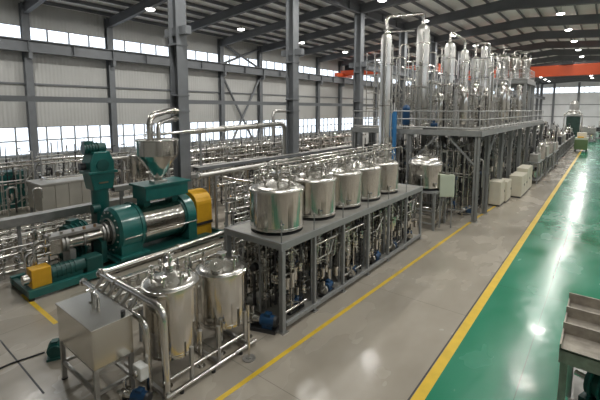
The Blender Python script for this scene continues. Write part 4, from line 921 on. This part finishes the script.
# high tank frame with three upright tanks
FX0, FX1, FY0, FY1, FZ = -9.6, -6.4, 43.6, 49.2, 9.35
t = thing('high_platform', 'tall steel frame at the far end of the deck carrying three upright tanks', 'frame', (FX1, FY0, DZ)); o = Vector((FX1, FY0, DZ))
def Lf(m): m.v = [tuple(Vector(v) - o) for v in m.v]; return m
Lf(MB().bx(FX0, FX1, FY0, FY1, FZ - 0.06, FZ)).build('deck', 'plate', t)
for (a, b, c, d) in ((FX0, FX1, FY0 - 0.06, FY0 + 0.06), (FX0, FX1, FY1 - 0.06, FY1 + 0.06), (FX0 - 0.06, FX0 + 0.06, FY0, FY1), (FX1 - 0.06, FX1 + 0.06, FY0, FY1)):
    Lf(MB().bx(a, b, c, d, FZ - 0.36, FZ + 0.02)).build('edge_beam', 'frame', t)
for y in (FY0 + 0.1, (FY0 + FY1) / 2, FY1 - 0.1):
    for x in (FX0 + 0.1, FX1 - 0.1): Lf(MB().bx(x - 0.11, x + 0.11, y - 0.11, y + 0.11, DZ, FZ - 0.36)).build('leg', 'frame', t)
railing('grey guard rail around the three high upright tanks', [(FX0 + 0.1, FY0 + 0.1), (FX1 - 0.1, FY0 + 0.1), (FX1 - 0.1, FY1 - 0.1)], (FX1 - 0.1, FY0 + 0.1, FZ + 0.02), 0.9)
for i, (x, y) in enumerate(((-8.8, 44.7), (-8.05, 46.3), (-7.35, 48.0))):
    vessel('upright_tank', 'tall upright steel tank high on the far frame, %s of three from the left' % ORD[i], 'tank', (x, y, FZ), 0.62, 2.0, base=0.35, dome=0.4, seed=70 + i, group='upright tanks on the far frame', fit=4, n=24, legr=0.05)
for i in range(3):
    flanged([(-8.9 + i * 0.8, 45.4 + i * 1.6, FZ), (-8.9 + i * 0.8, 45.4 + i * 1.6, FZ + 3.3), (-8.4 + i * 0.8, 45.9 + i * 1.6, FZ + 3.3)], 0.06, 'riser_pipe', 'thin riser pipe between the high upright tanks, %s from the left' % ORD[i], bend=0.2, n=8)
for i in range(4):
    manifold('d%d' % (i % 3), (-7.0 - (i % 2) * 1.8, 44.0 + (i // 2) * 2.6, DZ), PI / 2, 'pipe frame beneath the high upright tanks, %s' % ('near aisle side', 'near window side', 'far aisle side', 'far window side')[i], 'pipe frames beneath the upright tanks', (1, 1, 1))

# ------------------------------------------------------------------ cream cabinets
def cabinet(label, x0, x1, y0, y1, h, doors, sloped=False):
    t = thing('control_cabinet', label, 'cabinet', (x0, y0, 0)); w, d = x1 - x0, y1 - y0
    MB().bx(0.04, w - 0.04, 0.04, d - 0.04, 0, 0.1).build('plinth', 'dark', t)
    MB().bx(0, w, 0, d, 0.1, h).build('body', 'cream', t, bevel=0.02)
    MB().bx(-0.015, w + 0.015, -0.015, d + 0.015, h, h + 0.03).build('top', 'cream', t)
    for i in range(doors):
        a, b = d * i / doors + 0.03, d * (i + 1) / doors - 0.03
        dr = MB().bx(w, w + 0.02, a, b, 0.14, h - 0.04).build('door', 'cream', t)
        MB().bx(w + 0.02, w + 0.05, b - 0.12, b - 0.08, h * 0.5, h * 0.6).build('handle', 'dark', dr)
    MB().bx(0.06, w - 0.06, -0.015, 0, 0.16, h - 0.08).build('side_panel', 'cream', t)
cabinet('single cream cabinet standing beside the second deck leg', -5.95, -5.2, 27.9, 29.2, 1.62, 1)
cabinet('narrow cream cabinet tucked between the single cabinet and the long bank', -5.75, -5.1, 29.35, 30.9, 1.45, 1)
cabinet('lower front box of the long cream cabinet bank by the aisle', -5.35, -4.55, 31.6, 34.0, 1.58, 2)
cabinet('taller rear box of the long cream cabinet bank by the aisle', -5.3, -4.55, 34.05, 36.6, 1.85, 2)

# ------------------------------------------------------------------ far line of equipment
def station(label, x, y, L, W, H, seed, group='work stations along the far aisle'):
    r = random.Random(seed)
    t = thing('process_station', label, 'machine', (x, y, 0), 0, group)
    for a in (0.06, L / 2, L - 0.06):
        for b in (0.06, W - 0.06): MB().bx(-b - 0.05, -b + 0.05, a - 0.05, a + 0.05, 0, H).build('leg', 'frame', t)
    MB().bx(-W, 0, 0, L, H - 0.1, H).build('table', 'frame', t)
    MB().bx(-W, 0, 0, L, 0.3, 0.36).build('shelf', 'frame', t)
    MB().bx(-W * 0.9, -0.1, L * 0.05, L * 0.45, H, H + r.uniform(0.6, 1.1)).build('box_housing', r.choice(['dull', 'dull', 'dark', 'greige']), t, bevel=0.03)
    for q in range(5):
        yy, xx = L * r.uniform(0.05, 0.95), -W * r.uniform(0.2, 0.9); zt = H + r.uniform(0.8, 2.2)
        MB().tube([(xx, yy, H), (xx, yy, zt), (xx, yy + 0.5, zt), (xx, yy + 0.5, H + 0.4)], 0.06, 6).cyl((xx, yy, H + 0.6), (xx, yy, H + 0.85), 0.13, n=8).build('loop_pipe', r.choice(['pipe', 'dull', 'dark']), t)
    for q in range(3):
        yy = L * (0.52 + 0.19 * q); rr = r.uniform(0.26, 0.38); hh = r.uniform(0.7, 1.5)
        MB().lathe([(rr, H), (rr, H + hh), (rr * 0.5, H + hh + 0.2), (0.06, H + hh + 0.25), (0.06, H + hh + 0.45), (0, H + hh + 0.45)], (-W * r.uniform(0.3, 0.7), yy, 0), 14).build('vessel', 'steel', t)
    for q in range(4):
        yy = L * r.uniform(0.05, 0.95); MB().tube([(-W * 0.2, yy, 0.36), (-W * 0.2, yy, H * 0.8), (-W * 0.7, yy, H * 0.8)], 0.05, 6).build('pipe', 'pipe', t)
    for q in range(2):
        yy = L * (0.25 + 0.5 * q); MB().lathe([(0.3, 0.45), (0.3, 1.0), (0.05, 1.15)], (-W * 0.5, yy, 0), 14).build('lower_drum', r.choice(['steel', 'dull', 'dark']), t)
k = 0
for i in range(9):
    station('open frame work station along the far aisle past the cabinets, %s along' % ORD[i], -4.35 + 0.1 * i if i < 3 else -4.4, 38.5 + i * 5.4, 4.6, 0.85 if i < 3 else 1.9, 1.9, 700 + i)
for i in range(6):
    station('work station in the line behind the far aisle stations, %s along' % ORD[i], -8.5, 52.5 + i * 6.5, 5.2, 2.2, 2.6, 800 + i, 'work stations behind the far aisle line')
k = 0
for x, rn in ((-7.3, 'behind the aisle stations'), (-12.0, 'deep in the far hall')):
    for i in range(7):
        manifold('t%d' % (k % 3), (x, 51.5 + i * 5.2, 0), PI / 2, 'tall pipe frame %s, %s from the high deck' % (rn, ORD[i]), 'tall pipe frames in the far hall', (2.0, 2.0, 0.85 + 0.12 * (k % 2))); k += 1
# green stack machine and green cart in the distance
t = thing('mixer_tower', 'tall dark green machine tower at the far end of the aisle', 'machine', (-5.2, 93.0, 0))
MB().bx(-1.6, 1.6, -1.6, 1.6, 0, 1.6).build('base', 'greendark', t); MB().bx(-1.1, 1.1, -1.1, 1.1, 1.6, 5.2).build('body', 'forest', t, bevel=0.1)
MB().lathe([(1.4, 5.2), (1.4, 5.5), (0.8, 6.4), (0.8, 7.6), (0.4, 8.2), (0, 8.2)], n=16).build('head', 'dull', t)
for x in (-1.45, 1.45): MB().tube([(x, -1.5, 0.2), (x, -1.5, 5.6), (0, -1.5, 6.2)], 0.12, 8).build('pipe', 'pipe', t)
MB().bx(1.4, 2.4, -1.0, 1.0, 3.0, 3.15).build('platform', 'frame', t)
t = thing('service_cart', 'olive green cart parked on the yellow line at the far end of the aisle', 'cart', (-2.9, 74.0, 0))
MB().bx(-0.85, 0.85, -1.2, 1.2, 0.35, 1.9).build('body', 'olive', t, bevel=0.08); MB().bx(-0.8, 0.8, -1.0, 1.2, 1.9, 2.15).build('lid', 'palegreen', t)
MB().bx(-0.6, 0.6, -0.2, 1.1, 2.15, 2.9).build('load', 'cream', t); MB().bx(-0.5, 0.3, -0.9, -0.3, 2.15, 2.35).build('tray', 'yellow', t)
for x in (-0.7, 0.7):
    for y in (-0.85, 0.85): MB().cyl((x - 0.08, y, 0.25), (x + 0.08, y, 0.25), 0.25, n=14).build('wheel', 'rubber', t)
for i, (x, y) in enumerate(((-1.5, 96.0), (0.2, 106.0), (-3.6, 104.0))):
    station('distant machine beyond the olive cart, %s toward the far wall' % ORD[i], x, y, 5, 2.2, 1.8, 900 + i, 'distant machines near the far wall')

# ------------------------------------------------------------------ trough bench at lower right
def trough_bench():
    t = thing('trough_bench', 'worn steel bench with three stepped troughs at the lower right', 'bench', (-0.45, 9.2, 0))
    W = 1.9; z = 1.5
    for i in range(3):
        y = 0.80 * i; zz = z + 0.03 * i
        s = MB().bx(0, W, y, y + 0.74, zz - 0.03, zz).bx(0, W, y, y + 0.03, zz - 0.17, zz + 0.02).bx(0, 0.03, y, y + 0.74, zz, zz + 0.10).build('trough', 'trough', t)
        MB().bx(0, W, y + 0.74, y + 0.78, zz - 0.1, zz + 0.24).build('upstand', 'trough', s)
    MB().bx(0, W, 0.0, 0.08, z - 0.30, z - 0.17).build('front_beam', 'trough', t); MB().bx(0, W, 2.30, 2.38, z - 0.15, z - 0.03).build('rear_beam', 'trough', t)
    MB().bx(0, 0.08, 0.08, 2.30, z - 0.20, z - 0.06).build('side_beam', 'trough', t)
    for x in (0.03, W - 0.17):
        for y in (0.02, 2.24): MB().bx(x, x + 0.13, y, y + 0.13, 0, z - 0.17).build('leg', 'trough', t)
    MB().bx(0.2, W, 0.3, 2.2, 0.12, 0.18).build('low_shelf', 'dull', t)
    for y in (0.3, 2.12): MB().bx(0.1, W - 0.1, y, y + 0.06, 0.06, 0.12).build('shelf_rail', 'dull', t)
trough_bench()
green_motor((0.45, 9.9, 0.18), 1.2, 'dark green motor on the low shelf under the trough bench', 1.1)
pump((1.0, 10.6, 0.18), 0.8, 'blue motor pump on the low shelf under the trough bench', 1.2)
flanged([(-0.25, 9.75, 0.18), (-0.25, 9.75, 1.2), (0.5, 9.75, 1.2)], 0.05, 'bent_pipe', 'thin bent pipe behind the front leg of the trough bench', m='dull', bend=0.15)

# ------------------------------------------------------------------ daylight, camera, look
w = bpy.data.worlds.new('overcast'); scn.world = w; w.use_nodes = True
bg = w.node_tree.nodes['Background']; bg.inputs['Color'].default_value = (0.95, 0.98, 1.0, 1); bg.inputs['Strength'].default_value = 2.3
f, cx, cy, H = 386.0, 300.0, 153.0, 6.4
dY = Vector((308, 43, -386)).normalized(); dX = Vector((490, -43, 386)); dX = (dX - dY * dX.dot(dY)).normalized(); dZ = dX.cross(dY)
cd = bpy.data.cameras.new('camera'); cam = bpy.data.objects.new('camera', cd); C.objects.link(cam)
R = Matrix((dX, dY, dZ)).to_4x4(); R.translation = (0, 0, H); cam.matrix_world = R
cd.sensor_width = 36; cd.sensor_fit = 'HORIZONTAL'; cd.lens = f / 600 * 36; cd.shift_x = 0; cd.shift_y = -(200 - cy) / 600
cd.clip_end = 400; cd.clip_start = 0.1
scn.camera = cam
vs = scn.view_settings; vs.view_transform = 'Standard'; vs.look = 'None'; vs.exposure = 0.2; vs.gamma = 1; vs.use_curve_mapping = False
scn.cycles.use_denoising = True
scn.cycles.max_bounces = 10; scn.cycles.diffuse_bounces = 4; scn.cycles.glossy_bounces = 4; scn.cycles.transparent_max_bounces = 12
scn.cycles.sample_clamp_indirect = 3
